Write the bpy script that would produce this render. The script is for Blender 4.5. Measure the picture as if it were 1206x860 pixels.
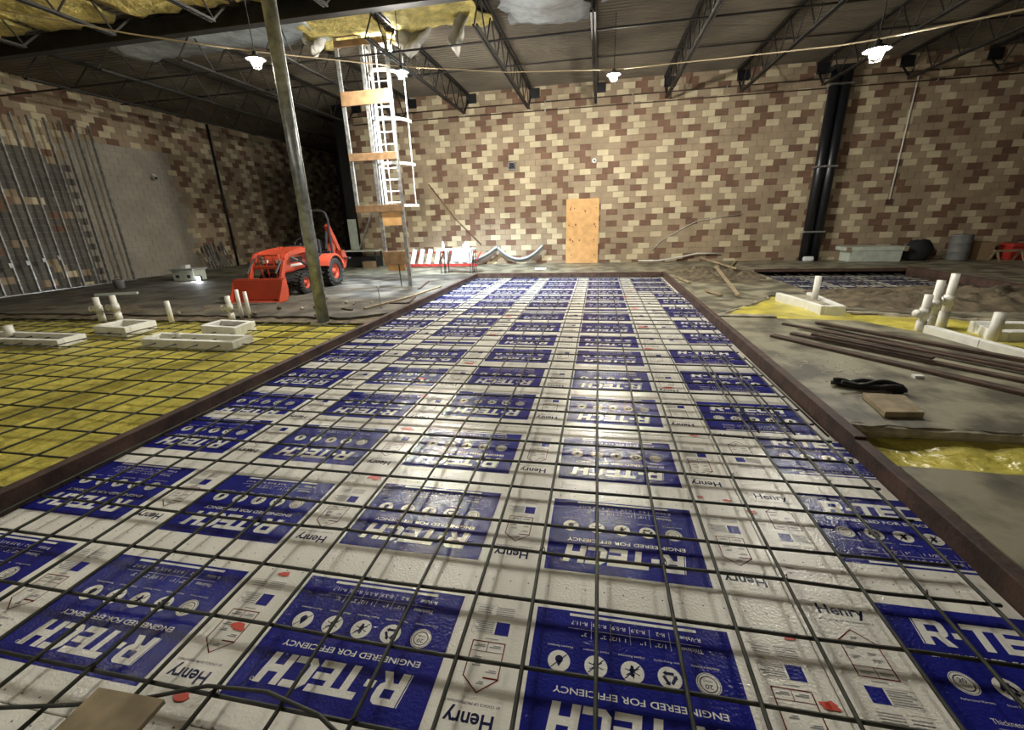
import bpy, bmesh, math, random
from mathutils import Matrix, Vector, noise

for o in list(bpy.data.objects): bpy.data.objects.remove(o)
S = bpy.context.scene
COL = S.collection
rnd = random.Random(7)
PI = math.pi

# ------------------------------------------------------------------ camera
CAM = Vector((0, 0, 1.7803))
cR = Vector((0.98192195, 0.18696668, -0.02954218))
cU = Vector((-0.03207845, 0.31818164, 0.94748689))
cF = Vector((-0.18654826, 0.92941051, -0.31842714))
cd = bpy.data.cameras.new('camera'); cd.sensor_fit = 'HORIZONTAL'; cd.sensor_width = 36.0
cd.lens = 15.1673; cd.clip_start = 0.05; cd.clip_end = 200
cam = bpy.data.objects.new('camera', cd); COL.objects.link(cam)
cam.matrix_world = Matrix(((cR.x, cU.x, -cF.x, CAM.x), (cR.y, cU.y, -cF.y, CAM.y), (cR.z, cU.z, -cF.z, CAM.z), (0, 0, 0, 1)))
S.camera = cam

# ------------------------------------------------------------------ world, exposure
w = bpy.data.worlds.new('world'); S.world = w; w.use_nodes = True
w.node_tree.nodes['Background'].inputs[0].default_value = (0.80, 0.88, 1.0, 1)
w.node_tree.nodes['Background'].inputs[1].default_value = 0.05
S.view_settings.view_transform = 'Standard'; S.view_settings.look = 'None'
S.view_settings.gamma = 1.0; S.view_settings.use_curve_mapping = False
S.view_settings.exposure = 0.28
LAMP_E = 3000.0      # bulb emission strength
FLOOD_W = 5200.0     # hatch flood lamp

# ------------------------------------------------------------------ materials
def mat(name, col, rough=0.6, metal=0.0, var=0.0, scale=4.0, bump=0.0, bscale=40.0, spec=0.5, emit=None, col2=None, rp=(0.34, 0.66), detail=5, coat=0.0, rand=0.0, dist=0.02):
    m = bpy.data.materials.new(name); m.use_nodes = True
    nt = m.node_tree; b = nt.nodes['Principled BSDF']
    b.inputs['Base Color'].default_value = (*col, 1); b.inputs['Roughness'].default_value = rough
    b.inputs['Metallic'].default_value = metal; b.inputs['Specular IOR Level'].default_value = spec
    if coat: b.inputs['Coat Weight'].default_value = coat; b.inputs['Coat Roughness'].default_value = 0.12
    tc = nt.nodes.new('ShaderNodeTexCoord'); geo = nt.nodes.new('ShaderNodeNewGeometry')
    src = None
    if var or col2:
        n = nt.nodes.new('ShaderNodeTexNoise'); n.inputs['Scale'].default_value = scale; n.inputs['Detail'].default_value = detail
        nt.links.new(geo.outputs['Position'], n.inputs['Vector'])
        r = nt.nodes.new('ShaderNodeValToRGB'); r.color_ramp.elements[0].position = rp[0]; r.color_ramp.elements[1].position = rp[1]
        c2 = col2 if col2 else tuple(min(1, c*(1+var)) for c in col)
        c1 = tuple(c*(1-var) for c in col)
        r.color_ramp.elements[0].color = (*c1, 1); r.color_ramp.elements[1].color = (*c2, 1)
        nt.links.new(n.outputs['Fac'], r.inputs['Fac']); src = r.outputs['Color']
    if rand:
        oi = nt.nodes.new('ShaderNodeObjectInfo'); mr = nt.nodes.new('ShaderNodeMapRange')
        mr.inputs[3].default_value = 1-rand; mr.inputs[4].default_value = 1+rand
        nt.links.new(oi.outputs['Random'], mr.inputs[0])
        mx = nt.nodes.new('ShaderNodeVectorMath'); mx.operation = 'SCALE'
        if src: nt.links.new(src, mx.inputs[0])
        else: mx.inputs[0].default_value = col
        nt.links.new(mr.outputs[0], mx.inputs['Scale']); src = mx.outputs[0]
    if src: nt.links.new(src, b.inputs['Base Color'])
    if bump:
        n2 = nt.nodes.new('ShaderNodeTexNoise'); n2.inputs['Scale'].default_value = bscale; n2.inputs['Detail'].default_value = 3
        nt.links.new(geo.outputs['Position'], n2.inputs['Vector'])
        bp = nt.nodes.new('ShaderNodeBump'); bp.inputs['Strength'].default_value = bump; bp.inputs['Distance'].default_value = dist
        nt.links.new(n2.outputs['Fac'], bp.inputs['Height']); nt.links.new(bp.outputs['Normal'], b.inputs['Normal'])
    if emit:
        b.inputs['Emission Color'].default_value = (*emit[0], 1); b.inputs['Emission Strength'].default_value = emit[1]
    return m
M = {}
FB = dict(rough=0.16, bump=0.6, bscale=75, dist=0.005, spec=0.28)
M['foam'] = mat('white_foam_film', (0.84, 0.82, 0.74), var=0.07, scale=2.2, **FB)
M['blue'] = mat('blue_print', (0.016, 0.020, 0.22), var=0.15, scale=3, **FB)
M['white_ink'] = mat('white_ink', (0.80, 0.79, 0.73), **FB)
M['navy_ink'] = mat('navy_ink', (0.02, 0.022, 0.07), **FB)
M['red_ink'] = mat('dark_red_ink', (0.16, 0.02, 0.02), **FB)
M['grey_ink'] = mat('grey_ink', (0.30, 0.30, 0.30), **FB)
M['red_paint'] = mat('red_marking_paint', (0.62, 0.07, 0.04), rough=0.4)
M['rebar'] = mat('rebar_steel', (0.045, 0.047, 0.036), rough=0.62, metal=0.35, var=0.4, scale=9)
M['form'] = mat('brown_form_board', (0.060, 0.031, 0.021), rough=0.7, var=0.45, scale=6, bump=0.3, bscale=25)
M['slab'] = mat('dirty_concrete', (0.20, 0.186, 0.130), rough=0.5, var=0.5, scale=2.4, rp=(.41, .60), bump=0.25, bscale=16, detail=8)
M['darkslab'] = mat('dark_concrete', (0.085, 0.076, 0.058), rough=0.7, var=0.5, scale=2.0, rp=(.4, .6), bump=0.3, bscale=14, detail=8)  # darker concrete tone, used on the left floor only
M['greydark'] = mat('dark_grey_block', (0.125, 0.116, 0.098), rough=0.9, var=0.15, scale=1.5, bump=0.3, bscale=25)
M['slabedge'] = mat('pale_concrete', (0.30, 0.27, 0.20), rough=0.8, var=0.4, scale=5, bump=0.5, bscale=20)
M['dirt'] = mat('brown_dirt', (0.115, 0.09, 0.055), rough=0.95, var=0.5, scale=5, bump=0.8, bscale=18, detail=8)
M['yellow'] = mat('yellow_vapor_barrier', (0.52, 0.45, 0.085), rough=0.3, var=0.25, scale=3.0, bump=0.8, bscale=9, dist=0.05)
M['tan'] = mat('tan_block', (0.335, 0.258, 0.168), rough=0.9, var=0.13, scale=2.5, bump=0.35, bscale=30, rand=0.08)
M['cream'] = mat('cream_block', (0.56, 0.48, 0.315), rough=0.9, var=0.10, scale=2.5, bump=0.35, bscale=30, rand=0.08)
M['brown'] = mat('brown_block', (0.175, 0.100, 0.063), rough=0.9, var=0.15, scale=2.5, bump=0.35, bscale=30, rand=0.1)
M['greyblk'] = mat('grey_painted_block', (0.34, 0.31, 0.25), rough=0.85, var=0.12, scale=1.5, bump=0.3, bscale=25)
M['mortar'] = mat('mortar', (0.30, 0.24, 0.165), rough=0.95, var=0.1)
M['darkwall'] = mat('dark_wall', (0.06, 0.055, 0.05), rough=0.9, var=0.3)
M['deck'] = mat('brown_roof_deck', (0.150, 0.126, 0.092), rough=0.85, var=0.25, scale=0.7, detail=7)
M['joist'] = mat('dark_joist_steel', (0.024, 0.021, 0.018), rough=0.65, metal=0.2, var=0.3, scale=4)
M['galv'] = mat('galvanized_steel', (0.42, 0.43, 0.42), rough=0.38, metal=0.75, var=0.35, scale=9, bump=0.1, bscale=30)
M['pole'] = mat('mottled_column_paint', (0.30, 0.32, 0.32), rough=0.4, metal=0.6, var=0.35, scale=8, detail=8)
M['white'] = mat('white_paint', (0.75, 0.75, 0.72), rough=0.5)
M['pvc'] = mat('white_pvc', (0.68, 0.67, 0.60), rough=0.4, var=0.08, scale=8)
M['styro'] = mat('white_styrofoam', (0.72, 0.72, 0.67), rough=0.75, var=0.08, scale=7, bump=0.2, bscale=60)
M['insul'] = mat('yellow_insulation', (0.62, 0.51, 0.17), rough=0.95, var=0.35, scale=3.5, bump=0.9, bscale=7, dist=0.1)
M['facing'] = mat('torn_paper_facing', (0.50, 0.48, 0.42), rough=0.7, var=0.2, scale=4, bump=0.4, bscale=8)
M['foil'] = mat('grey_plastic_sheet', (0.38, 0.42, 0.43), rough=0.22, var=0.2, scale=3, bump=0.6, bscale=6, dist=0.05)
M['ply'] = mat('orange_plywood', (0.66, 0.38, 0.15), rough=0.65, var=0.13, scale=5)
M['knot'] = mat('wood_knot', (0.25, 0.10, 0.04), rough=0.7)
M['lumber'] = mat('lumber', (0.22, 0.13, 0.062), rough=0.7, var=0.25, scale=6)
M['oldwood'] = mat('weathered_wood', (0.28, 0.22, 0.13), rough=0.75, var=0.3, scale=8)
M['rust'] = mat('rusty_brown_steel', (0.075, 0.045, 0.030), rough=0.75, var=0.4, scale=7)
M['black'] = mat('black_plastic', (0.012, 0.013, 0.015), rough=0.32)
M['blackmat'] = mat('black_rubber', (0.016, 0.016, 0.016), rough=0.8, bump=0.4, bscale=30)
M['orange'] = mat('orange_tractor_paint', (0.43, 0.058, 0.026), rough=0.38, var=0.08, scale=3)
M['tyre'] = mat('tyre_rubber', (0.022, 0.021, 0.02), rough=0.85, bump=0.3, bscale=30)
M['dark'] = mat('dark_machine_grey', (0.03, 0.03, 0.032), rough=0.5)
M['red'] = mat('red_steel', (0.42, 0.035, 0.025), rough=0.5, var=0.2, scale=6)
M['greenwhite'] = mat('pale_green_white_board', (0.55, 0.60, 0.52), rough=0.6, var=0.12, scale=5)
M['conduit'] = mat('grey_pvc_conduit', (0.36, 0.37, 0.37), rough=0.45)
M['rope'] = mat('tan_cable', (0.42, 0.33, 0.19), rough=0.7)
M['cloth'] = mat('white_cloth', (0.80, 0.82, 0.86), rough=0.85)
M['bulb'] = mat('lit_bulb', (1, 1, 1), emit=((1.0, 0.93, 0.80), LAMP_E))
M['bulbcool'] = mat('lit_led', (1, 1, 1), emit=((0.92, 0.96, 1.0), 300))
M['greydrum'] = mat('grey_drum', (0.16, 0.16, 0.15), rough=0.6, var=0.2)
M['cardboard'] = mat('cardboard', (0.30, 0.20, 0.11), rough=0.85)
M['pipe_sil'] = mat('silver_strap', (0.6, 0.62, 0.62), rough=0.35, metal=0.8)

# ------------------------------------------------------------------ mesh helpers
class MB:
    def __init__(s): s.v = []; s.f = []; s.mi = []; s.cur = 0
    def add(s, vs, fs):
        n = len(s.v); s.v += [tuple(v) for v in vs]
        for f in fs: s.f.append(tuple(n+i for i in f)); s.mi.append(s.cur)
        return s
    def box(s, c, d, rz=0.0, rot=None):
        hx, hy, hz = d[0]/2, d[1]/2, d[2]/2
        vs = [Vector((x*hx, y*hy, z*hz)) for z in (-1, 1) for x, y in ((-1, -1), (1, -1), (1, 1), (-1, 1))]
        R = rot if rot else Matrix.Rotation(rz, 3, 'Z')
        c = Vector(c)
        return s.add([R @ v + c for v in vs], [(3, 2, 1, 0), (4, 5, 6, 7), (0, 1, 5, 4), (1, 2, 6, 5), (2, 3, 7, 6), (3, 0, 4, 7)])
    def lohi(s, a, b): return s.box([(a[i]+b[i])/2 for i in range(3)], [abs(b[i]-a[i]) for i in range(3)])
    def bar(s, a, b, wx, wz, up=(0, 0, 1)):
        a, b = Vector(a), Vector(b); d = b-a
        y = d.normalized(); x = y.cross(Vector(up))
        if x.length < 1e-4: x = y.cross(Vector((1, 0, 0)))
        x.normalize(); z = x.cross(y)
        R = Matrix((x, y, z)).transposed()
        return s.box((a+b)/2, (wx, d.length, wz), rot=R)
    def tube(s, pts, r, n=8, caps=True):
        pts = [Vector(p) for p in pts]; rings = []; prev = None
        for i, p in enumerate(pts):
            t = (pts[min(i+1, len(pts)-1)] - pts[max(i-1, 0)]).normalized()
            if prev is None:
                u = t.cross(Vector((0, 0, 1)))
                if u.length < 1e-3: u = t.cross(Vector((1, 0, 0)))
            else: u = prev - t*prev.dot(t)
            u.normalize(); prev = u; v = t.cross(u)
            rr = r[i] if isinstance(r, (list, tuple)) else r
            rings.append([p + (u*math.cos(2*PI*k/n) + v*math.sin(2*PI*k/n))*rr for k in range(n)])
        vs = [q for ring in rings for q in ring]; fs = []
        for i in range(len(pts)-1):
            for k in range(n): fs.append((i*n+k, i*n+(k+1) % n, (i+1)*n+(k+1) % n, (i+1)*n+k))
        if caps: fs.append(tuple(range(n-1, -1, -1))); fs.append(tuple((len(pts)-1)*n+k for k in range(n)))
        return s.add(vs, fs)
    def prism(s, poly, z0, z1):
        n = len(poly)
        a = sum(poly[i][0]*poly[(i+1) % n][1]-poly[(i+1) % n][0]*poly[i][1] for i in range(n))
        if a < 0: poly = poly[::-1]
        vs = [(p[0], p[1], z0) for p in poly] + [(p[0], p[1], z1) for p in poly]
        return s.add(vs, [tuple(range(n-1, -1, -1)), tuple(range(n, 2*n))] + [(i, (i+1) % n, n+(i+1) % n, n+i) for i in range(n)])
    def prismX(s, poly, x0, x1):   # poly in (y,z)
        n = len(poly)
        vs = [(x0, p[0], p[1]) for p in poly] + [(x1, p[0], p[1]) for p in poly]
        a = sum(poly[i][0]*poly[(i+1) % n][1]-poly[(i+1) % n][0]*poly[i][1] for i in range(n))
        fs = [tuple(range(n-1, -1, -1)), tuple(range(n, 2*n))] + [(i, (i+1) % n, n+(i+1) % n, n+i) for i in range(n)]
        if a < 0: fs = [f[::-1] for f in fs]
        return s.add(vs, fs)
    def lathe(s, prof, c, axis='Z', n=20, caps=True):
        vs = []; c = Vector(c)
        for r, h in prof:
            for k in range(n):
                a = 2*PI*k/n; x, y = r*math.cos(a), r*math.sin(a)
                vs.append(c + (Vector((x, y, h)) if axis == 'Z' else Vector((h, x, y)) if axis == 'X' else Vector((y, h, x))))
        fs = []
        for i in range(len(prof)-1):
            for k in range(n): fs.append((i*n+k, i*n+(k+1) % n, (i+1)*n+(k+1) % n, (i+1)*n+k))
        if caps: fs.append(tuple(range(n-1, -1, -1))); fs.append(tuple((len(prof)-1)*n+k for k in range(n)))
        return s.add(vs, fs)
    def ball(s, c, r, seg=12, ring=8):
        prof = [(max(1e-4, r*math.sin(PI*i/ring)), -r*math.cos(PI*i/ring)) for i in range(ring+1)]
        return s.lathe(prof, c, 'Z', seg)
    def grid(s, x0, x1, y0, y1, nx, ny, fn):
        vs = [(x0+(x1-x0)*i/nx, y0+(y1-y0)*j/ny, fn(x0+(x1-x0)*i/nx, y0+(y1-y0)*j/ny)) for j in range(ny+1) for i in range(nx+1)]
        return s.add(vs, [(j*(nx+1)+i, j*(nx+1)+i+1, (j+1)*(nx+1)+i+1, (j+1)*(nx+1)+i) for j in range(ny) for i in range(nx)])
    def rect(s, x0, y0, x1, y1, z): return s.add([(x0, y0, z), (x1, y0, z), (x1, y1, z), (x0, y1, z)], [(0, 1, 2, 3)])
    def mesh(s, name, mats, smooth=False):
        me = bpy.data.meshes.new(name); me.from_pydata(s.v, [], s.f)
        for m in (mats if isinstance(mats, (list, tuple)) else [mats]): me.materials.append(M[m])
        if any(s.mi): me.polygons.foreach_set('material_index', s.mi)
        if smooth: me.polygons.foreach_set('use_smooth', [True]*len(me.polygons))
        me.update(); return me
    def build(s, name, mats, parent=None, smooth=False): return obj(name, s.mesh(name, mats, smooth), parent)
def obj(name, me, parent=None, loc=None, rz=None):
    o = bpy.data.objects.new(name, me); COL.objects.link(o)
    if parent: o.parent = parent
    if loc: o.location = loc
    if rz is not None: o.rotation_euler = (0, 0, rz)
    return o
def tag(o, label, cat, group=None):
    o['label'] = label; o['category'] = cat
    if group: o['group'] = group
    return o
def thing(name, label, cat, loc=(0, 0, 0), rz=0.0, group=None):
    o = obj(name, None, None, loc, rz); o.empty_display_size = 0.1
    return tag(o, label, cat, group)
def struct(o): o['kind'] = 'structure'; return o
def stuff(o): o['kind'] = 'stuff'; return o
def smoothmod(o, lv=1):
    m = o.modifiers.new('sub', 'SUBSURF'); m.levels = lv; m.render_levels = lv; return o
def bevel(o, wd=0.01, seg=2):
    m = o.modifiers.new('bevel', 'BEVEL'); m.width = wd; m.segments = seg; m.limit_method = 'ANGLE'; return o
def nz(x, y, z=0.0): return noise.noise(Vector((x, y, z)))
ORD = ['first', 'second', 'third', 'fourth', 'fifth', 'sixth', 'seventh', 'eighth', 'ninth', 'tenth', 'eleventh', 'twelfth', 'thirteenth', 'fourteenth', 'fifteenth', 'sixteenth']

FZ = 0.12          # slab top
WY = 17.45         # back wall face
LX = -16.9         # left wall face

# ------------------------------------------------------------------ ground, slabs
b = MB(); b.rect(-18, -9, 19, 30, -0.16); struct(b.build('ground', 'dirt'))
def rough_edge(p, q, n, amp):
    out = []
    for i in range(n):
        t = i/n; x = p[0]+(q[0]-p[0])*t; y = p[1]+(q[1]-p[1])*t
        a = 0 if i == 0 else amp
        out.append((x+rnd.uniform(-a, a)*0.4, y+rnd.uniform(-a, a)))
    return out
floor = MB().prism([(-16.9, 14.0), (18, 14.0), (18, 17.45), (-10.3, 17.45), (-10.3, 28), (-16.9, 28)], -0.15, FZ).build('floor', 'slab'); struct(floor)
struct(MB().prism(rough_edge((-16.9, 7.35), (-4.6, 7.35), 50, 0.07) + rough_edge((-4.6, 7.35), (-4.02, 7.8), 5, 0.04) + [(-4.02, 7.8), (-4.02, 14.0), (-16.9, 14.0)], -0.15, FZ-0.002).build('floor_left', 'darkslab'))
struct(MB().prism(rough_edge((2.06, 3.0), (14, 2.85), 40, 0.015)[::-1] + [(2.06, -8), (18, -8), (18, 2.85)], -0.15, FZ-0.001).build('floor_near_right', 'slab'))
r1 = rough_edge((2.06, 3.64), (14, 3.35), 80, 0.035) + [(14, 3.35), (14, 4.9), (5.4, 4.9), (4.75, 5.4), (4.5, 6.8), (4.05, 7.55), (2.06, 7.72)]
struct(MB().prism(r1, -0.15, FZ).build('floor_middle_right', 'slab'))
r2 = rough_edge((2.06, 7.95), (3.55, 9.85), 16, 0.03) + rough_edge((3.62, 9.98), (4.25, 9.85), 4, 0.02) + rough_edge((4.25, 8.45), (6.2, 7.7), 18, 0.05) + [(6.2, 7.7), (14, 7.2), (14, 10.0), (4.55, 10.0), (4.55, 14.0), (2.06, 14.0)]
struct(MB().prism(r2, -0.15, FZ-0.001).build('floor_far_right', 'slab'))
struct(MB().prism([(8.5, 10.0), (18, 10.0), (18, 14.0), (8.5, 14.0)], -0.15, FZ-0.0015).build('floor_right_end', 'slab'))
struct(MB().prism([(14, 2.85), (18, 2.85), (18, 10), (14, 10)], -0.15, FZ-0.0012).build('floor_right_side', 'slab'))
def broken_lip(pts, name, label):
    bb = MB(); P, Q = Vector((*pts[0], 0)), Vector((*pts[1], 0)); L = (Q-P).length; n = int(L/.05)
    pp_ = []; rr_ = []
    for i in range(n+1):
        c = P.lerp(Q, i/n); pp_.append((c.x, c.y+.03*nz(c.x*2.1, 3.3), FZ-.052+.012*nz(c.x*5, 1))); rr_.append(.05+.02*nz(c.x*4, 8)+.012*nz(c.x*13, 2))
    bb.tube(pp_, rr_, 7)
    o = stuff(bb.build(name, 'slabedge')); tag(o, label, 'concrete edge'); return o
broken_lip(((2.1, 3.66), (7.5, 3.5)), 'slab_edge_concrete', 'broken pale concrete edge above the near yellow strip on the right')
broken_lip(((2.08, 7.93), (3.5, 9.75)), 'slab_edge_concrete', 'pale broken concrete edge slanting behind the bright yellow triangle')
broken_lip(((4.25, 8.4), (6.2, 7.65)), 'slab_edge_concrete', 'crumbled concrete edge in front of the dark dirt mound at right')
# yellow membranes
def memb(x0, x1, y0, y1, n, m, z, name, label, amp=0.02):
    o = MB().grid(x0, x1, y0, y1, n, m, lambda x, y: z + amp*nz(x*1.3, y*1.3) + amp*0.5*nz(x*5, y*5) + amp*0.9*abs(nz(x*2.1+9, y*2.1))).build(name, 'yellow', None, True)
    return tag(o, label, 'vapor barrier')
memb(-16.8, -3.99, -2, 8.0, 130, 100, 0.015, 'vapor_barrier_sheet', 'yellow plastic vapor barrier under the rebar grid on the left', 0.018)
memb(2.0, 9.0, 2.8, 3.75, 180, 30, 0.02, 'vapor_barrier_sheet', 'wrinkled yellow plastic strip between the two right slabs', 0.045)
memb(2.03, 9.0, 4.8, 10.0, 90, 60, 0.075, 'vapor_barrier_sheet', 'bright yellow plastic sheet around the white foam forms at right', 0.035)
# dirt
def dirtpile(name, label, x0, x1, y0, y1, h, base=0.1, nx=60, ny=30, seed=0, m='dirt'):
    def fn(x, y):
        e = max(0, math.sin(PI*(x-x0)/(x1-x0)))**0.6*max(0, math.sin(PI*(y-y0)/(y1-y0)))**0.8
        return base - 0.03 + e*h*(0.55 + 0.45*nz(x*1.1+seed, y*1.4) + 0.4*nz(x*3.3, y*3.3+seed) + 0.35*nz(x*8, y*8+seed))
    o = stuff(MB().grid(x0, x1, y0, y1, nx, ny, fn).build(name, m, None, True)); return tag(o, label, 'dirt')
dirtpile('dirt_berm', 'low ridge of brown dirt behind the left yellow sheet', -16.5, -4.1, 7.1, 9.0, 0.10, FZ-0.03, 150, 26, 3)
dirtpile('dirt_mound', 'dark crumbly dirt mound in front of the small second pit', 4.3, 9.2, 8.2, 10.9, 0.30, FZ, 80, 40, 5)
dirtpile('dirt_pile', 'brown dirt and rubble heap beside the far right corner of the pit', 2.2, 4.5, 11.6, 15.4, 0.30, FZ, 60, 60, 8)
dirtpile('dirt_mound', 'small grey dirt hump at the far right edge of the floor', 8.6, 11.5, 9.5, 11.5, 0.32, FZ, 40, 30, 11)

# ------------------------------------------------------------------ walls
BW, BH = 0.4064, 0.2032
_last = [0, 1]     # previous colour, last accent
def pick():
    p, acc = _last; r = rnd.random()
    if p: k = 0 if r < 0.78 else 3-p
    else: k = 0 if r < 0.26 else (3-acc if r < 0.80 else acc)
    _last[0] = k
    if k: _last[1] = k
    return k
def project(p):
    d = Vector(p)-CAM; z = d.dot(cF)
    if z < 0.2: return None
    return 603+508.1*d.dot(cR)/z, 430-508.1*d.dot(cU)/z, z
def blockwall(root, cells, axis, nmax=300):
    """cells: (center, length, colour). axis 'X' along-wall x facing -Y ; 'Y' along-wall y facing +X"""
    vis = []
    for i, (c, l, k) in enumerate(cells):
        p = project(c)
        if p and 5 < p[0] < 1200 and 5 < p[1] < 855 and l > 0.35: vis.append((p[2], i))
    vis.sort(); chosen = {i for _, i in vis[:nmax]}
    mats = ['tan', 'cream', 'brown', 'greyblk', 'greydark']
    me = []
    for k in range(5):
        bb = MB(); bb.box((0, 0, 0), (BW-0.010, 0.03, BH-0.010) if axis == 'X' else (0.03, BW-0.010, BH-0.010)); me.append(bb.mesh('block', mats[k]))
    st = MB()
    for i, (c, l, k) in enumerate(cells):
        off = rnd.uniform(0, 0.006)
        cc = (c[0], c[1]+off, c[2]) if axis == 'X' else (c[0]-off, c[1], c[2])
        if i in chosen: obj('block', me[k], root, cc)
        else:
            st.cur = k; st.box(cc, (l-0.010, 0.03, BH-0.010) if axis == 'X' else (0.03, l-0.010, BH-0.010))
    stuff(st.build('blockwork', mats, root))
wb = struct(MB().lohi((-10.3, WY+0.008, -0.1), (18, WY+0.3, 6.3)).build('wall_back', 'mortar'))
cells = []
for r in range(31):
    z = 0.02 + BH*(r+0.5)
    if z > 6.22: break
    x = -10.3 + (0 if r % 2 else -BW/2)
    while x < 17.95:
        x0 = max(x, -10.3); x1 = min(x+BW, 18)
        if x1-x0 > 0.05: cells.append((((x0+x1)/2, WY, z), x1-x0, pick()))
        x += BW
blockwall(wb, cells, 'X')
wl = struct(MB().lohi((LX-0.3, -8, -0.1), (LX-0.008, 28, 6.3)).build('wall_left', 'mortar'))
cells = []
for r in range(31):
    z = 0.02 + BH*(r+0.5)
    if z > 6.22: break
    y = 2 + (0 if r % 2 else -BW/2)
    while y < 28:
        yc = y+BW/2
        lim = 16.3 - 0.25*(z/4.6) + 0.3*nz(z*3, 1.7)
        k = pick()
        if z < 4.65 and 12.3 < yc < lim: k = 3
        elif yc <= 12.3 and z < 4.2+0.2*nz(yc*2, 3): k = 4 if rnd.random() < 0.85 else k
        cells.append(((LX, yc, z), BW, k)); y += BW
blockwall(wl, cells, 'Y')
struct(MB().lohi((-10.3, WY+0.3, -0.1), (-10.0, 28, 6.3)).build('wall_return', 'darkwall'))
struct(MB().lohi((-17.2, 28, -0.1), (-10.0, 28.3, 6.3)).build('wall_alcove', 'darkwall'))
struct(MB().lohi((18, -8, -0.1), (18.3, 17.75, 6.3)).build('wall_right', 'tan'))
struct(MB().lohi((-17.2, -8.3, -0.1), (18.3, -8, 6.3)).build('wall_rear', 'tan'))
# ceiling: ribbed deck running along x
DZ = 6.22
b = MB(); prof = []; y = -8.3
while y < 28.3:
    prof += [(y, DZ), (y+0.085, DZ), (y+0.10, DZ+0.018), (y+0.14, DZ+0.018)]; y += 0.155
vs = [(-17.2, p, z) for p, z in prof] + [(18.3, p, z) for p, z in prof]; n = len(prof)
b.add(vs, [(i, i+1, n+i+1, n+i) for i in range(n-1)])
struct(b.build('ceiling', 'deck'))

# ------------------------------------------------------------------ pit walls and form boards
struct(MB().lohi((-4.05, -8, -0.15), (-3.98, 14.0, -0.01)).build('pit_ledge_left', 'dirt'))
def form(name, a, c, label):
    o = MB().lohi(a, c).build(name, 'form'); bevel(o, 0.006); return tag(o, label, 'form board', 'form boards around the pit')
form('form_board', (-3.95, -2, -0.15), (-3.86, 6.6, 0.15), 'long brown form board along the left edge of the pit, near length')
form('form_board', (-3.955, 6.602, -0.15), (-3.865, 13.93, 0.145), 'brown form board along the left edge of the pit, far length beyond the steel column')
form('form_board', (1.96, -2, -0.15), (2.045, 3.36, 0.125), 'brown form board along the right edge of the pit, near length')
form('form_board', (1.965, 3.362, -0.15), (2.05, 13.93, 0.145), 'long brown form board along the right edge of the pit, far length')
form('form_board', (-3.955, 13.932, -0.15), (2.05, 14.0, 0.15), 'brown form board across the far end of the pit')

# ------------------------------------------------------------------ text
def text2d(s, size, bold=0.0, sx=1.0):
    cu = bpy.data.curves.new('t', 'FONT'); cu.body = s; cu.size = size; cu.offset = bold; cu.resolution_u = 3
    o = bpy.data.objects.new('t', cu); COL.objects.link(o)
    bpy.context.view_layer.update()
    dg = bpy.context.evaluated_depsgraph_get()
    me = bpy.data.meshes.new_from_object(o.evaluated_get(dg))
    vs = [(v.co.x*sx, v.co.y) for v in me.vertices]; fs = [tuple(p.vertices) for p in me.polygons]
    bpy.data.objects.remove(o); bpy.data.curves.remove(cu); bpy.data.meshes.remove(me)
    mn = min(v[0] for v in vs); mnz = 0
    return [(v[0]-mn, v[1]) for v in vs], fs, max(v[0] for v in vs)-mn
_tc = {}
def put(b, s, u0, v0, wd, size, z, bold=0.0, align='L'):
    """baseline at v0; scaled to width wd"""
    key = (s, bold)
    if key not in _tc: _tc[key] = text2d(s, 1.0, bold)
    vs, fs, W = _tc[key]; k = wd/W
    b.add([(u0+x*k, -v0+y*size, z) for x, y in vs], fs)
def quad(b, u0, v0, u1, v1, z): b.rect(u0, -v1, u1, -v0, z)
def poly(b, pts, z): 
    pts = [(u, -v, z) for u, v in pts]
    a = sum(pts[i][0]*pts[(i+1) % len(pts)][1]-pts[(i+1) % len(pts)][0]*pts[i][1] for i in range(len(pts)))
    if a < 0: pts = pts[::-1]
    b.add(pts, [tuple(range(len(pts)))])
def disc(b, u, v, r, z, n=20): poly(b, [(u+r*math.cos(2*PI*i/n), v+r*math.sin(2*PI*i/n)) for i in range(n)], z)
def ring(b, u, v, r0, r1, z, n=24):
    vs = []; 
    for i in range(n):
        a = 2*PI*i/n; vs += [(u+r1*math.cos(a), -v+r1*math.sin(a), z), (u+r0*math.cos(a), -v+r0*math.sin(a), z)]
    b.add(vs, [(2*i, 2*((i+1) % n), 2*((i+1) % n)+1, 2*i+1) for i in range(n)])
def line(b, p, q, t, z):
    p, q = Vector(p), Vector(q); d = (q-p).normalized(); nn = Vector((-d.y, d.x))*t/2
    e = d*t/2
    poly(b, [tuple(p-e+nn), tuple(q+e+nn), tuple(q+e-nn), tuple(p-e-nn)], z)
PW, PH = 0.852, 0.62
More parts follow.
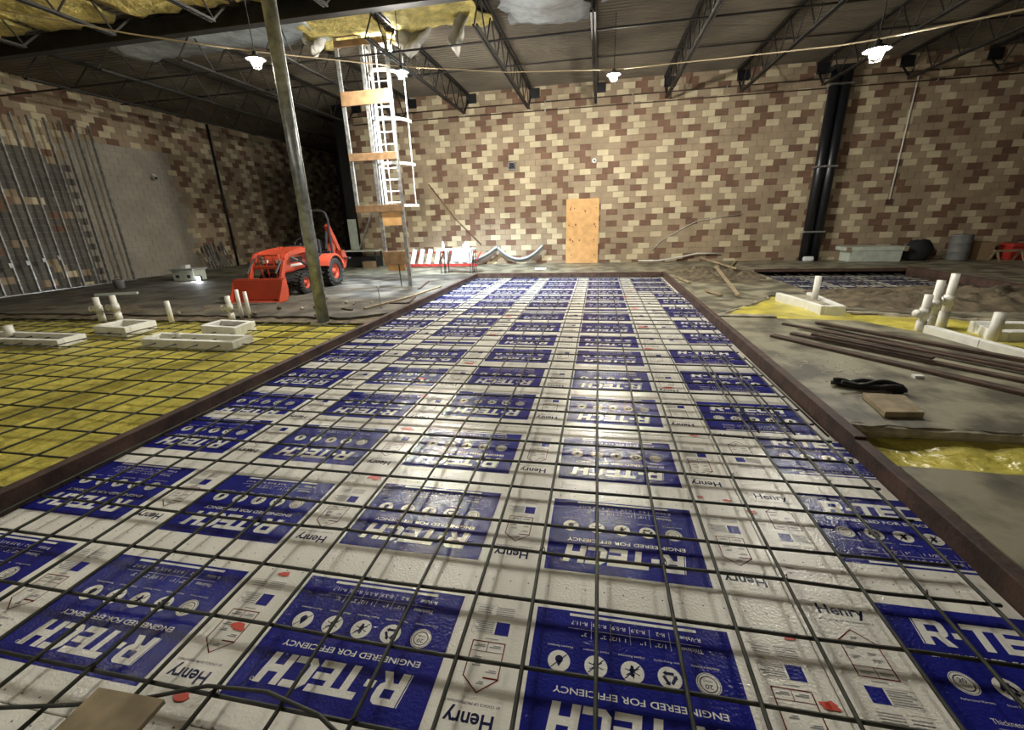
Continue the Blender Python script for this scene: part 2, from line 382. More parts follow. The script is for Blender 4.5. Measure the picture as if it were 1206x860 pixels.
def letters(b, z):
    v0, v1 = 0.068, 0.200; t = 0.034; sh = 0.14   # slant
    def Q(u0, a, u1, c):
        poly(b, [(u0+(v1-a)*sh, a), (u1+(v1-a)*sh, a), (u1+(v1-c)*sh, c), (u0+(v1-c)*sh, c)], z)
    def P(pts): poly(b, [(u+(v1-v)*sh, v) for u, v in pts], z)
    u = 0.105
    Q(u-0.009, v0, u-0.005, v1)
    Q(u, v0, u+t, v1); Q(u+t, v0, u+0.078, v0+0.027); Q(u+t, v0+0.062, u+0.078, v0+0.088)
    P([(u+.078, v0), (u+.09, v0), (u+.106, v0+.010), (u+.112, v0+.026), (u+.112, v0+.062), (u+.106, v0+.078), (u+.09, v0+.088), (u+.078, v0+.088), (u+.078, v0+.062), (u+.080, v0+.0615), (u+.080, v0+.0275), (u+.078, v0+.027)])
    P([(u+0.055, v0+0.088), (u+0.09, v0+0.088), (u+0.118, v1), (u+0.08, v1)])
    u = 0.232; Q(u, v0+0.058, u+0.042, v0+0.088)
    u = 0.285; Q(u, v0, u+0.118, v0+0.029); Q(u+0.042, v0+0.029, u+0.042+t, v1)
    u = 0.402; Q(u, v0, u+t, v1)
    for a in (0, 0.0515, 0.103): Q(u+t, v0+a, u+0.100, v0+a+0.029)
    u = 0.512; Q(u, v0+0.025, u+t, v1-0.025); Q(u+0.025, v0, u+0.108, v0+0.025); Q(u+t, v0+0.025, u+0.108, v0+0.029); Q(u+0.025, v1-0.025, u+0.108, v1); Q(u+t, v1-0.029, u+0.108, v1-0.025)
    P([(u, v0+.025), (u+.025, v0), (u+.025, v0+.025)]); P([(u, v1-.025), (u+.025, v1-.025), (u+.025, v1)])
    u = 0.628; Q(u, v0, u+t, v1); Q(u+0.078, v0, u+0.078+t, v1); Q(u+t, v0+0.05, u+0.078, v0+0.082)
    ring(b, 0.765, v0+0.01, 0.006, 0.008, z, 12)
IC = [0.132, 0.280, 0.427, 0.575, 0.729]
def panel_mb():
    b = MB(); b.rect(0, -PH, PW, 0, 0.0006); b.rect(0, -PH, PW, 0, 0.0001); return b
def lettering_mb():
    b = MB(); z = 0.0012
    letters(b, z)
    put(b, 'ENGINEERED FOR EFFICIENCY', 0.088, 0.259, 0.655, 0.036, z, 0.012)
    for i, u in enumerate(IC):
        disc(b, u, 0.364, 0.0475, z)
        put(b, ['Performance Warranty', 'Non Recyclable', 'Impact Resistant', 'Mold Resistant', 'Moisture Resistant'][i], u-0.055, 0.436, 0.11, 0.012, z)
    put(b, 'Thickness', 0.125, 0.512, 0.10, 0.028, z)
    put(b, 'R-Value', 0.125, 0.566, 0.085, 0.028, z)
    for i, (a, c) in enumerate((('1/2"', 'R-2'), ('1"', 'R-3.9'), ('1 1/2"', 'R-5.9'), ('2"', 'R-7.8'), ('3"', 'R-11.7'))):
        u = 0.275 + i*0.085
        put(b, a, u, 0.512, 0.012*len(a), 0.026, z); put(b, c, u, 0.566, 0.012*len(c), 0.026, z)
        quad(b, u-0.020, 0.485, u-0.0185, 0.575, z)
    quad(b, 0.13, 0.527, 0.70, 0.5285, z)
    quad(b, 0.135, 0.592, 0.697, 0.606, z)
    b.cur = 1; z = 0.0017
    u = IC[0]; ring(b, u, .364, .030, .034, z); ring(b, u, .364, .042, .044, z); put(b, '20', u-.015, .362, .03, .026, z, .01); put(b, 'YEARS', u-.018, .380, .036, .011, z)
    u = IC[1]
    for a in range(3):
        t = a*2*PI/3; c, s_ = math.cos(t), math.sin(t)
        poly(b, [(u+c*x-s_*y, .364+s_*x+c*y) for x, y in ((-.018, .012), (.012, .012), (.012, .006), (.026, .018), (.012, .030), (.012, .024), (-.018, .024))], z)
    for k in (2, 3):
        u = IC[k]
        disc(b, u, .352, .009, z, 10); disc(b, u, .371, .012, z, 10); disc(b, u, .385, .007, z, 8)
        for a in range(6):
            t = a*PI/3+.4; line(b, (u, .365), (u+.030*math.cos(t), .365+.026*math.sin(t)), .004, z)
        line(b, (u-.03, .394), (u+.03, .334), .004, z+0.0002)
    u = IC[4]; disc(b, u, .372, .017, z, 12); poly(b, [(u-.015, .365), (u, .338), (u+.015, .365)], z); line(b, (u-.03, .394), (u+.03, .334), .004, z+0.0002)
    return b
def side_mb():
    b = MB(); z = 0.0008
    b.cur = 0
    put(b, 'Henry', -0.268, 0.102, 0.195, 0.078, z, 0.022)
    put(b, '#1 CHOICE OF PROFESSIONALS', -0.283, 0.140, 0.222, 0.014, z)
    b.cur = 3; quad(b, -0.254, 0.437, -0.190, 0.503, z)
    b.cur = 1
    H = [(-0.177, 0.178), (-0.105, 0.238), (-0.105, 0.398), (-0.250, 0.398), (-0.250, 0.238)]
    for i in range(5): line(b, H[i], H[(i+1) % 5], 0.005, z)
    line(b, (-0.25, 0.24), (-0.19, 0.24), 0.007, z); line(b, (-0.25, .352), (-.105, .352), .0025, z); line(b, (-.175, .352), (-.175, .398), .003, z)
    b.cur = 2
    for (a, c, d) in ((-.237, .262, .045), (-.165, .285, .035), (-.235, .305, .035), (-.16, .315, .04), (-.235, .372, .05), (-.165, .372, .05), (-.195, .212, .03)):
        quad(b, a, c, a+d, c+.005, z); quad(b, a, c+.008, a+d*.7, c+.0125, z)
    for k in range(6): quad(b, -.182, .443+k*.010, -.182+.085+.01*(k % 3-1), .4475+k*.010, z)
    quad(b, -.19, .436, -.082, .4375, z); quad(b, -.19, .5025, -.082, .504, z); quad(b, -.0835, .436, -.082, .504, z)
    quad(b, -.215, .412, -.155, .416, z)
    for k in range(5): quad(b, -.262, .535+k*.011, -.175, .5385+k*.011, z)
    quad(b, -.165, .530, -.065, .5315, z); quad(b, -.165, .585, -.065, .5865, z)
    for k in range(3): quad(b, -.155, .545+k*.013, -.085, .549+k*.013, z)
    # nail pattern dots
    b.cur = 0
    for i in range(13):
        for j in range(2):
            u = -0.30 + i*0.093; v = 0.66 + j*0.09
            s_ = 0.0045
            poly(b, [(u-s_, v), (u, v-s_), (u+s_, v), (u, v+s_)], z)
    return b
_pm = {}
def clipped(kind, u0, u1, v0, v1):
    key = (kind, u0, u1, v0, v1)
    if key in _pm: return _pm[key]
    mb, mats = {'p': (panel_mb, ['blue']), 'l': (lettering_mb, ['white_ink', 'navy_ink']), 's': (side_mb, ['navy_ink', 'red_ink', 'grey_ink', 'blue'])}[kind]
    me = mb().mesh({'p': 'print_panel', 'l': 'lettering', 's': 'side_label'}[kind], mats)
    if kind != 's' and (u0 > 0 or u1 < PW or v0 > 0 or v1 < PH):
        bm = bmesh.new(); bm.from_mesh(me)
        for co, no in (((u0, 0, 0), (-1, 0, 0)), ((u1, 0, 0), (1, 0, 0)), ((0, -v0, 0), (0, 1, 0)), ((0, -v1, 0), (0, -1, 0))):
            bmesh.ops.bisect_plane(bm, geom=bm.verts[:]+bm.edges[:]+bm.faces[:], plane_co=co, plane_no=no, clear_outer=True)
        bm.to_mesh(me); bm.free()
    _pm[key] = me; return me

# ------------------------------------------------------------------ foam boards in the pit
BOARDS = []
def board(x0, x1, y0, y1, label, group, rot, prints, xref, side=True, m='foam'):
    """prints: list of (far edge, v0, v1). rot: printed upside down as seen from the camera"""
    cx, cy = (x0+x1)/2, (y0+y1)/2
    bb = MB(); bb.lohi((x0+.0025-cx, y0+.003-cy, -0.05+rnd.uniform(0, .0004)), (x1-.0025-cx, y1-.003-cy, 0.0))
    o = bb.build('foam_board', m); o.location = (cx, cy, 0)
    bevel(o, 0.003, 1)
    tag(o, label, 'foam board', group)
    for (yf, v0, v1) in prints:
        if rot:
            loc = (xref+PW-cx, (yf-PH)-cy, 0); rz = PI
        else:
            loc = (xref-cx, yf-cy, 0); rz = 0.0
        u1 = PW if rot else min(PW, 1.957-xref)
        p = obj('print_panel', clipped('p', 0, u1, v0, v1), o, loc, rz)
        if v1-v0 > 0.2:
            stuff(obj('lettering', clipped('l', 0, u1, v0, v1), p, None, None))
        if side and v1-v0 > 0.4: stuff(obj('side_label', clipped('s', 0, 0, 0, 0), o, loc, rz))
    BOARDS.append((x0, x1, y0, y1, o, cx, cy)); return o
full = lambda l: [(y, 0, PH) for y in l]
GRP = 'blue printed foam boards lying in the pit'
rowA = [0.73, 1.597, 2.463, 3.327, 4.243, 5.068, 5.935, 6.76, 7.60, 8.45, 9.66, 10.53, 11.39, 12.2, 12.98, 13.75]
rowB = [0.71, 1.564, 2.40, 3.265, 4.087, 4.967, 5.839, 7.152, 7.948, 8.82, 9.7, 10.55, 11.4, 12.25, 13.05, 13.84]
rowC = [0.75, 1.594, 2.43, 3.288, 4.796, 5.671, 6.88, 7.732, 8.66, 9.5, 10.35, 11.2, 12.05, 12.9, 13.72]
colspec = [
    ('leftmost column', -3.858, -2.692, -3.886, rowC, [0.05, 0.80, 3.41, 6.07, 8.72, 11.27, 13.9], [(4.09-0.136+0.0, 0.10, PH), (6.50, 0, 0.14)]),
    ('second column from left', -2.692, -1.473, -2.667, rowB, [0.05, 0.80, 3.36, 6.26, 8.87, 11.48, 13.9], [(6.725, 0, 0.13)]),
    ('third column from left', -1.473, -0.254, -1.448, rowA, [0.06, 0.86, 3.47, 6.04, 8.83, 11.45, 13.9], [(9.31, 0, 0.11)]),
    ('fourth column from left', -0.254, 0.968, -0.229, rowA, [0.06, 0.86, 3.47, 6.04, 8.83, 11.45, 13.9], [(9.31, 0, 0.11)]),
]
for cn, x0, x1, xr, rows, seams, extra in colspec:
    for k in range(len(seams)-1):
        a, c = seams[k], seams[k+1]
        pr = [(y, 0, PH) for y in rows if a < y-0.3 < c] + [e for e in extra if a < e[0]-PH+e[1]+0.03 < c]
        board(x0, x1, a, c, f'white foam board, upside-down blue prints, {cn}, {ORD[k]} from near end', GRP, True, pr, xr)
for k, (a, c, pr, xr, sd) in enumerate([
        (0.9, 3.562, [(1.0, 0, PH), (1.876, 0, PH), (2.758, 0, PH), (3.616, 0.06, PH)], 1.338, True),
        (3.562, 6.14, full([4.254, 5.18, 6.092]), 1.012, False),
        (6.14, 8.71, [(7.05, 0, PH), (7.872, 0, PH), (8.70, 0, 0.48)], 1.352, True),
        (8.71, 11.1, [(9.195, 0, 0.48), (10.05, 0, PH), (10.906, 0, PH)], 1.345, True),
        (11.1, 13.9, full([11.82, 12.70, 13.62]), 0.985, False)]):
    board(0.968, 1.957, a, c, f'white foam board, upright blue prints, rightmost column, {ORD[k]} from near end', GRP, False, pr, xr, sd)
# red paint marks
for x, y, s_ in [(-1.61, 1.58, .026), (-1.61, 1.26, .035), (-1.59, .94, .03), (.88, 1.61, .02), (.92, 1.33, .03), (1.0, 2.5, .03), (.88, 2.6, .022), (-1.58, 2.52, .05), (-1.79, 4.05, .05), (.72, 2.62, .018), (-2.04, 4.58, .05), (-1.65, 3.3, .05), (.85, 3.5, .03), (.8, 4.6, .05), (.75, 6.1, .05), (.8, 7.4, .06), (.78, 9.0, .07), (-1.62, 5.2, .06), (-1.65, 6.7, .06), (.66, 10.3, .06), (-1.66, 8.1, .07), (.95, 11.6, .07)]:
    for (x0, x1, y0, y1, o, cx, cy) in BOARDS:
        if x0 < x < x1 and y0 < y < y1:
            bb = MB(); pts = []
            for i in range(14):
                a = 2*PI*i/14; r = s_*(0.75+0.5*nz(math.cos(a)*1.5+x*9, math.sin(a)*1.5+y*7))
                pts.append((r*1.5*math.cos(a), r*0.8*math.sin(a)))
            poly(bb, pts, 0.0024)
            p = bb.build('paint_mark', 'red_paint', o); p.location = (x-cx, y-cy, 0); p['label'] = 'red paint mark'
            break

# ------------------------------------------------------------------ rebar
def rebar_mat(label, longs, trans, x0, x1, y0, y1, z, r=0.0090, wob=0.012, skipfn=None):
    root = thing('rebar_mat', label, 'rebar mat', ((x0+x1)/2, y0, z), 0, 'tied rebar mats')
    ox, oy, oz = (x0+x1)/2, y0, z
    for X in longs:
        bb = MB(); n = 16
        pts = [(X-ox+wob*nz(X*5, i*0.6), (y0+(y1-y0)*i/n)-oy, 0.018+0.006*nz(X*3, i*0.9+4)) for i in range(n+1)]
        bb.tube(pts, r, 6); bb.build('long_bar', 'rebar', root, True)
    for Y in trans:
        bb = MB(); n = 12
        pts = [((x0+.06+(x1-x0-.15)*i/n)-ox, Y-oy+wob*nz(Y*5, i*0.6+7), 0.006*nz(Y*3, i*0.9)) for i in range(n+1)]
        bb.tube(pts, r, 6); bb.build('cross_bar', 'rebar', root, True)
    return root
longX = [-3.77, -3.47, -3.17, -2.87, -2.58, -2.31, -2.02, -1.72, -1.42, -1.125, -.82, -.523, -.247, .044, .387, .648, .958, 1.29, 1.558, 1.80]
transY = [.33, .64, .945, 1.255, 1.583, 1.90, 2.13, 2.49, 2.81, 3.135]
while transY[-1] < 13.5: transY.append(transY[-1]+0.3048)
pitmat = rebar_mat('dark rebar grid laid over the blue printed foam boards', longX, transY, -3.85, 1.95, 0.1, 13.9, 0.047)
for X in (1.29, 1.558, 1.80):   # lap splices
    MB().tube([(X+.06+.95, 3.5-.1, .018), (X+.05+.95, 5.6-.1, .018)], .0082, 6).build('long_bar', 'rebar', pitmat, True)
# little wire ties on the nearer crossings
tme = MB().tube([(-.012, -.012, .026), (.012, .012, .03), (.016, .006, .012), (-.012, -.014, .01)], .0025, 5).mesh('wire_tie', 'rebar')
for X in longX[::2]:
    for Y in transY[2:20:3]:
        obj('wire_tie', tme, pitmat, (X+.95, Y-.1, 0))
lx = [-4.39-0.405*i for i in range(22)]; ty = [0.28+0.405*i for i in range(17)]
rebar_mat('dark rebar grid over the yellow vapor barrier on the left', lx, ty, -13.1, -3.97, 0.2, 7.0, 0.082)
lb = tag(MB().tube([(-2.7, .62, .085), (-2.3, .72, .08), (-1.9, .80, .085), (-1.65, .87, .082), (-1.45, .95, .082), (-1.2, .97, .082), (-.95, .93, .08), (-.6, .78, .082)], .008, 6).build('loose_rebar', 'rebar', None, True), 'loose bent rebar curving beside the wood scrap at bottom left', 'rebar')
wbk = MB().lohi((-.15, -.2, 0), (.15, .2, .022)).build('plywood_scrap', 'oldwood'); wbk.location = (-1.69, .66, .092); wbk.rotation_euler = (0, 0, .02); bevel(wbk, .002, 1)
tag(wbk, 'tan plywood scrap resting on the rebar at the bottom left', 'wood scrap')

# second pit on the right
p2 = []
for k in range(3):
    board(4.62+k*1.24, 4.62+k*1.24+1.22, 10.05, 13.95, f'dim foam board in the small second pit at right, {ORD[k]} from its left', 'foam boards in the second pit', True, full([11.0, 11.86, 12.72, 13.58]), 4.645+k*1.24)
rebar_mat('rebar grid over the small second pit at right', [4.75+.3048*i for i in range(13)], [10.3+.3048*i for i in range(12)], 4.6, 8.4, 10.1, 13.9, .05)
form('form_board', (4.55, 14.0, -.1), (8.5, 14.06, .2), 'dark form board across the far side of the small second pit')
form('form_board', (8.42, 10.0, -.1), (8.5, 13.998, .24), 'dark form board along the right side of the small second pit')

# ------------------------------------------------------------------ roof steel
def joist(X, y0, y1, label, group):
    root = thing('roof_joist', label, 'roof joist', (X, y0, 5.45), 0, group)
    L = y1-y0
    bb = MB()
    for s_ in (-1, 1): bb.bar((s_*.045, 0, .72), (s_*.045, L, .72), .045, .05)
    bb.build('top_chord', 'joist', root)
    bb = MB()
    for s_ in (-1, 1): bb.bar((s_*.035, .55, 0), (s_*.035, L-.55, 0), .035, .045)
    bb.bar((0, L-.58, 0), (0, L-.03, .5), .05, .035)
    bb.build('bottom_chord', 'joist', root)
    n = max(2, round(L/1.15)); st = (L-1.0)/n
    for i in range(n):
        a = .5+i*st
        bb = MB(); bb.tube([(0, a, 0.0), (0, a+st/2, .70)], .017, 6); bb.tube([(0, a+st/2, .70), (0, a+st, 0.0)], .017, 6); bb.build('web_rod', 'joist', root)
    return root
JX = [-14.0, -11.72, -9.44, -7.16, -4.84, -2.52, -.23, 2.06, 4.33, 6.66, 8.96, 11.22, 13.5]
for i, X in enumerate(JX):
    joist(X, 9.35, WY+.02 if X > -10.3 else 27.9, f'dark open-web roof joist running to the back wall, {ORD[i]} from the left', 'roof joists of the far bay')
    if X > -10:
        pk = MB().lohi((X-.19+.14, WY-.035, 5.86), (X+.19+.14, WY-.012, 6.17)).build('bearing_pocket', 'black'); pk.parent = wb
for i, X in enumerate(JX[:5]):
    joist(X, -1, 9.0, f'dark roof joist under the yellow insulation, {ORD[i]} from the left', 'roof joists of the near bay')
g = thing('roof_girder', 'heavy dark steel girder crossing below the roof at upper left', 'girder', (-6, 9.18, 5.6))
MB().lohi((-10.9, -.10, 0), (23.9, .10, .03)).build('bottom_flange', 'joist', g); MB().lohi((-10.9, -.012, .03), (23.9, .012, .30)).build('web_plate', 'joist', g); MB().lohi((-10.9, -.10, .30), (23.9, .10, .33)).build('top_flange', 'joist', g)
for Y, z, lb_ in ((10.85, 5.47, 'thin dark bracing bar crossing the joists above the hanging lamps'), (14.6, 6.08, 'thin dark bracing bar high under the deck near the back wall')):
    tag(MB().tube([(-16.8, Y, z), (17.9, Y, z)], .022, 6).build('bracing_bar', 'joist'), lb_, 'bracing bar', 'joist bracing bars')
for z, lb_ in ((5.72, 'upper thin conduit running along the top of the back wall'), (5.45, 'lower thin brown conduit running along the top of the back wall')):
    o = thing('wall_conduit', lb_, 'conduit', (0, WY-.06, z)); MB().tube([(-9.5, 0, 0), (17.8, 0, 0)], .018, 8).build('tube', 'rust', o, True)
    for x in range(-8, 17, 3): MB().lohi((x-.02, -.025, -.03), (x+.02, .045, .03)).build('clip', 'galv', o)

# insulation and torn sheets
def batt(x0, x1, y0, y1, z, label, seed, m='insul', nm='insulation_batt', cat='insulation', amp=.10, gr='yellow roof insulation batts'):
    nx, ny = max(6, int((x1-x0)/.16)), max(6, int((y1-y0)/.16))
    b = MB()
    def fn(x, y):
        return z + amp*nz(x*1.2+seed, y*1.2) + amp*.5*nz(x*3.5, y*3.5+seed)
    b.grid(x0, x1, y0, y1, nx, ny, fn)
    for i, v in enumerate(b.v):   # ragged border
        ex = min(v[0]-x0, x1-v[0]); ey = min(v[1]-y0, y1-v[1])
        k = 0.35 if min(ex, ey) < .01 else 0
        b.v[i] = (v[0]+k*nz(v[1]*2, seed), v[1]+k*nz(v[0]*2, seed+3), v[2])
    b.f = [f[::-1] for f in b.f]
    o = b.build(nm, m, None, True); s_ = o.modifiers.new('solid', 'SOLIDIFY'); s_.thickness = .05 if m == 'insul' else .006; s_.offset = -1
    return tag(o, label, cat, gr)
bx = [-16.6, -14.0, -11.72, -9.44, -7.16, -4.84]
for i in range(5): batt(bx[i]+.12, bx[i+1]-.12, 2.0, 8.9, 5.87, f'yellow fiberglass roof insulation in front of the girder, {ORD[i]} bay from the left', i*3.1)
batt(-7.0, -5.0, 9.5, 11.9, 6.05, 'yellow roof insulation lit brightly around the ladder top, left of the lamp', 21)
batt(-4.7, -2.7, 9.5, 11.5, 6.05, 'yellow roof insulation right of the ladder top', 24)
batt(-4.6, -2.7, 2.0, 8.9, 5.87, 'yellow fiberglass roof insulation right of the steel column, in front of the girder', 29)
batt(-2.15, -.35, 10.2, 11.7, 5.98, 'shiny grey plastic sheet sagging between joists at top centre', 27, 'foil', 'plastic_sheet', 'plastic sheet', .13, 'sagging roof sheets')
batt(-.1, 1.9, 10.0, 11.0, 6.02, 'pale plastic sheet edge under the deck at top centre right', 31, 'foil', 'plastic_sheet', 'plastic sheet', .1, 'sagging roof sheets')
batt(-12.0, -6.5, 9.6, 11.4, 6.06, 'dull grey sheet stuck under the deck behind the girder at left', 33, 'foil', 'plastic_sheet', 'plastic sheet', .05, 'sagging roof sheets')
def hang(pts_top, pts_bot, n, label, seed, m='facing', y=0.0):
    b = MB(); k = 10
    for j in range(k+1):
        t = j/k
        for i in range(n+1):
            s_ = i/n
            a = Vector(pts_top[0]).lerp(Vector(pts_top[1]), s_); c = Vector(pts_bot[0]).lerp(Vector(pts_bot[1]), s_)
            p = a.lerp(c, t); w_ = .12*math.sin(s_*9+t*4+seed) + .06*nz(s_*6, t*6+seed)
            b.v.append((p.x+.08*nz(t*4, seed)*t, p.y+w_, p.z+.05*nz(s_*5, t*3+seed)))
    b.f = [(j*(n+1)+i, j*(n+1)+i+1, (j+1)*(n+1)+i+1, (j+1)*(n+1)+i) for j in range(k) for i in range(n)]; b.mi = [0]*len(b.f)
    o = b.build('torn_facing', m, None, True); s_ = o.modifiers.new('solid', 'SOLIDIFY'); s_.thickness = .005
    return tag(o, label, 'torn facing', 'torn insulation facing')
hang([(-3.22, 11, 6.15), (-2.82, 11, 6.18)], [(-3.42, 11, 5.55), (-3.25, 11, 5.33)], 8, 'pale torn facing strip hanging from the roof right of the ladder', 1)
hang([(-4.9, 11.4, 6.12), (-3.75, 11.4, 6.1)], [(-4.75, 11.4, 5.75), (-4.55, 11.4, 5.5)], 10, 'wide cream torn facing sheet hanging beside the lit ladder top', 2)
hang([(-7.2, 11.3, 6.15), (-6.5, 11.3, 6.15)], [(-7.05, 11.3, 5.85), (-6.95, 11.3, 5.7)], 8, 'torn grey facing flap hanging left of the framed ladder shaft', 3)

# ------------------------------------------------------------------ steel column
c = thing('steel_column', 'tall mottled grey steel column standing at the edge of the yellow sheet', 'column', (-5.06, 7.2, .05))
MB().tube([(0, 0, 0), (0, 0, 5.62)], .105, 24).build('shaft', 'pole', c, True)
MB().lohi((-.17, -.17, -.06), (.17, .17, .012)).build('base_plate', 'galv', c)
MB().lohi((-.19, -.19, 5.62), (.19, .19, 5.65)).build('cap_plate', 'joist', c)
MB().tube([(.13, -.02, .3), (.13, -.02, 5.6)], .012, 6).build('conduit', 'galv', c)

# ------------------------------------------------------------------ ladder shaft frame
fr = thing('stud_frame', 'galvanized stud frame with wooden cross blocks around the ladder', 'stud frame', (-5.75, 11.35, FZ))
def cstud(x, y, z0, z1, nm='stud', par=fr, wd=.09, dp=.05):
    bb = MB(); bb.lohi((x-wd/2, y, z0), (x+wd/2, y+.004, z1)); bb.lohi((x-wd/2, y, z0), (x-wd/2+.004, y+dp, z1)); bb.lohi((x+wd/2-.004, y, z0), (x+wd/2, y+dp, z1)); bb.build(nm, 'galv', par)
cstud(-.64, 0, 2.0, 6.08); cstud(.01, 0, .8, 6.08); cstud(.65, 0, .0, 6.08)
for z0, z1, a, c_ in ((6.05, 5.92, -.66, .0), (5.86, 5.72, -.66, .68), (4.79, 4.48, -.66, .62), (3.40, 3.22, -.66, .64), (2.15, 1.97, -.66, .66), (.95, .60, -.02, .62)):
    bevel(MB().lohi((a, -.045, z1), (c_, -.005, z0)).build('cross_block', 'lumber', fr), .004, 1)
MB().lohi((.05, .0, 1.62), (.60, .02, 1.97)).build('plywood_gusset', 'ply', fr)
MB().lohi((.05, .0, .42), (.55, .02, .60)).build('plywood_gusset', 'ply', fr)
MB().tube([(.42, -.05, 0), (.40, -.05, .62)], .014, 6).build('stake', 'rebar', fr)
ld = thing('caged_ladder', 'white steel roof ladder with round safety cage hoops', 'ladder', (-5.75, 12.3, 1.9))
for x in (-.23, .23): MB().box((x, 0, 2.15), (.07, .04, 4.3)).build('rail', 'white', ld)
for k in range(14): MB().tube([(-.23, 0, .15+k*.3), (.23, 0, .15+k*.3)], .018, 8).build('rung', 'white', ld)
for z in (4.1, 3.5, 2.45, 1.4, .35):
    pts = [(.50*math.cos(a)*1.0+.25, -.02-.68*math.sin(a)*.95, z) for a in [PI*i/14 for i in range(15)]]
    bb = MB()
    for i in range(14): bb.bar(pts[i], pts[i+1], .012, .07)
    bb.build('cage_hoop', 'white', ld)
for a in (.25, PI/2, PI-.35): MB().bar((.50*math.cos(a)+.25, -.02-.646*math.sin(a), .35), (.50*math.cos(a)+.25, -.02-.646*math.sin(a), 4.1), .04, .012).build('cage_strap', 'white', ld)

# ------------------------------------------------------------------ lamps
def lamp(p, label, k=1.0, cord_top=6.15, r=.075):
    nm = 'bulb_%g' % k
    if nm not in M:
        M[nm] = mat('lit_bulb', (1, 1, 1), emit=((1.0, 0.955, 0.86), LAMP_E*k))
    o = thing('hanging_lamp', label, 'lamp', p, 0, 'string work lamps')
    MB().ball((0, 0, 0), r, 12, 8).build('bulb', nm, o, True)
    MB().lathe([(.045, .085), (.165, .028), (.17, .032), (.05, .10)], (0, 0, 0)).build('added_shade_dish', 'dark', o, True)  # dish added above the bulb to keep its light off the ceiling
    MB().lathe([(.03, .06), (.04, .075), (.04, .14), (.02, .16)], (0, 0, 0)).build('socket', 'blackmat', o, True)
    MB().tube([(0, 0, .15), (0, 0, cord_top-p[2])], .008, 6).build('cord', 'blackmat', o)
    bb = MB()
    for k in range(6):
        a = 2*PI*k/6; bb.tube([(.035*math.cos(a), .035*math.sin(a), .10), (.10*math.cos(a), .10*math.sin(a), .0), (.06*math.cos(a), .06*math.sin(a), -.10), (0, 0, -.115)], .0025, 4)
    bb.build('wire_guard', 'galv', o)
    return o
lamp((-6.0, 7.9, 4.55), 'bright bare work lamp hanging left of the steel column', .22)
lamp((-4.41, 10.5, 4.93), 'bright work lamp hanging just right of the caged ladder', 1.85)
lamp((.24, 12.0, 4.90), 'bright work lamp hanging high in front of the centre of the block wall', 1.55)
lamp((3.62, 7.7, 3.78), 'brightest work lamp hanging at upper right near the black pipes', .5, 5.3)
lamp((-6.3, 3.6, 4.2), 'work lamp hanging on the string out past the left edge', .10)
lamp((4.2, -5.2, 4.3), 'added unseen fill lamp behind the viewpoint, right', .05)  # unseen lamp added to brighten the near boards from the front
lamp((-4.6, -3.0, 4.3), 'added unseen fill lamp behind the viewpoint, left', .34)  # second added lamp out of view, front fill for the near pit
rp = []
for rx, rz_, Y in [(-2.9, .70, 5.8), (-1.6, .53, 6.0), (-1.07, .41, 6.5), (-.76, .352, 7.9), (-.68, .34, 8.5), (-.42, .30, 10.5), (-.19, .272, 11.5), (.02, .26, 12.0), (.23, .26, 10.5), (.41, .26, 8.6), (.47, .262, 7.7), (.68, .28, 6.0), (1.3, .36, 4.6), (3.6, .6, 4.9)]:
    rp.append((rx*Y, Y, 1.78+rz_*Y+.14))
tag(MB().tube(rp, .011, 6).build('lamp_cable', 'rope', None, True), 'tan cable strung across the room carrying the lamps', 'cable')
# flood lamp at the ladder top
fl = thing('flood_lamp', 'blinding white flood lamp at the roof above the ladder', 'lamp', (-5.25, 11.75, 5.85))
MB().lohi((-.16, -.05, -.11), (.16, .05, .11)).build('housing', 'dark', fl)
MB().lohi((-.13, -.056, -.08), (.13, -.051, .08)).build('led_panel', 'bulbcool', fl)
MB().tube([(0, .06, 0), (0, .14, .25)], .015, 6).build('bracket', 'dark', fl)
ldt = bpy.data.lights.new('flood_beam', 'SPOT'); ldt.energy = FLOOD_W; ldt.color = (.70, .84, 1.0); ldt.spot_size = 1.6; ldt.spot_blend = .6; ldt.shadow_soft_size = .12
lo = bpy.data.objects.new('flood_beam', ldt); COL.objects.link(lo); lo.parent = fl; lo.location = (0, .1, -.15)
lo.rotation_euler = Vector((.7, 1.4, -5.7)).to_track_quat('-Z', 'Y').to_euler()
ldt = bpy.data.lights.new('flood_glow', 'POINT'); ldt.energy = 70; ldt.color = (1, .95, .85); ldt.shadow_soft_size = .1
lo = bpy.data.objects.new('flood_glow', ldt); COL.objects.link(lo); lo.parent = fl; lo.location = (.1, -.2, -.05)

# ------------------------------------------------------------------ things on the back wall
ps = MB().lohi((-.61, -.02, 0), (.61, 0, 2.34)).build('plywood_sheet', 'ply'); ps.location = (-.605, WY-.08, FZ)
ps.rotation_euler = (-.015, 0, 0); tag(ps, 'upright orange plywood sheet standing against the block wall', 'plywood')
for x, z in [(-.45, 1.98), (-.3, 2.0), (-.42, 2.05), (.5, 2.0), (-.5, 1.4), (-.38, 1.36), (.45, 1.42), (.5, 1.33), (-.45, .88), (-.35, .82), (.45, .86), (-.4, .3), (.48, .3), (-.1, .85), (.1, 1.9), (-.25, 1.42)]:
    bb = MB(); n = 8; r = rnd.uniform(.018, .035)
    bb.add([(x+r*math.cos(2*PI*i/n), -.0215, z+1.3*r*math.sin(2*PI*i/n)) for i in range(n)], [tuple(range(n))]); bb.build('knot', 'knot', ps)
dp = thing('black_downpipe_pair', 'tall pair of black pipes strapped to the back wall', 'pipe', (7.28, WY-.2, FZ))
for x in (-.155, .155): MB().tube([(x, 0, 0), (x, 0, 5.75)], .15, 18).build('pipe', 'black', dp, True)
for z in (.95, 3.0, 5.35): MB().lohi((-.32, -.156, z), (.32, .16, z+.05)).build('strap', 'pipe_sil', dp)
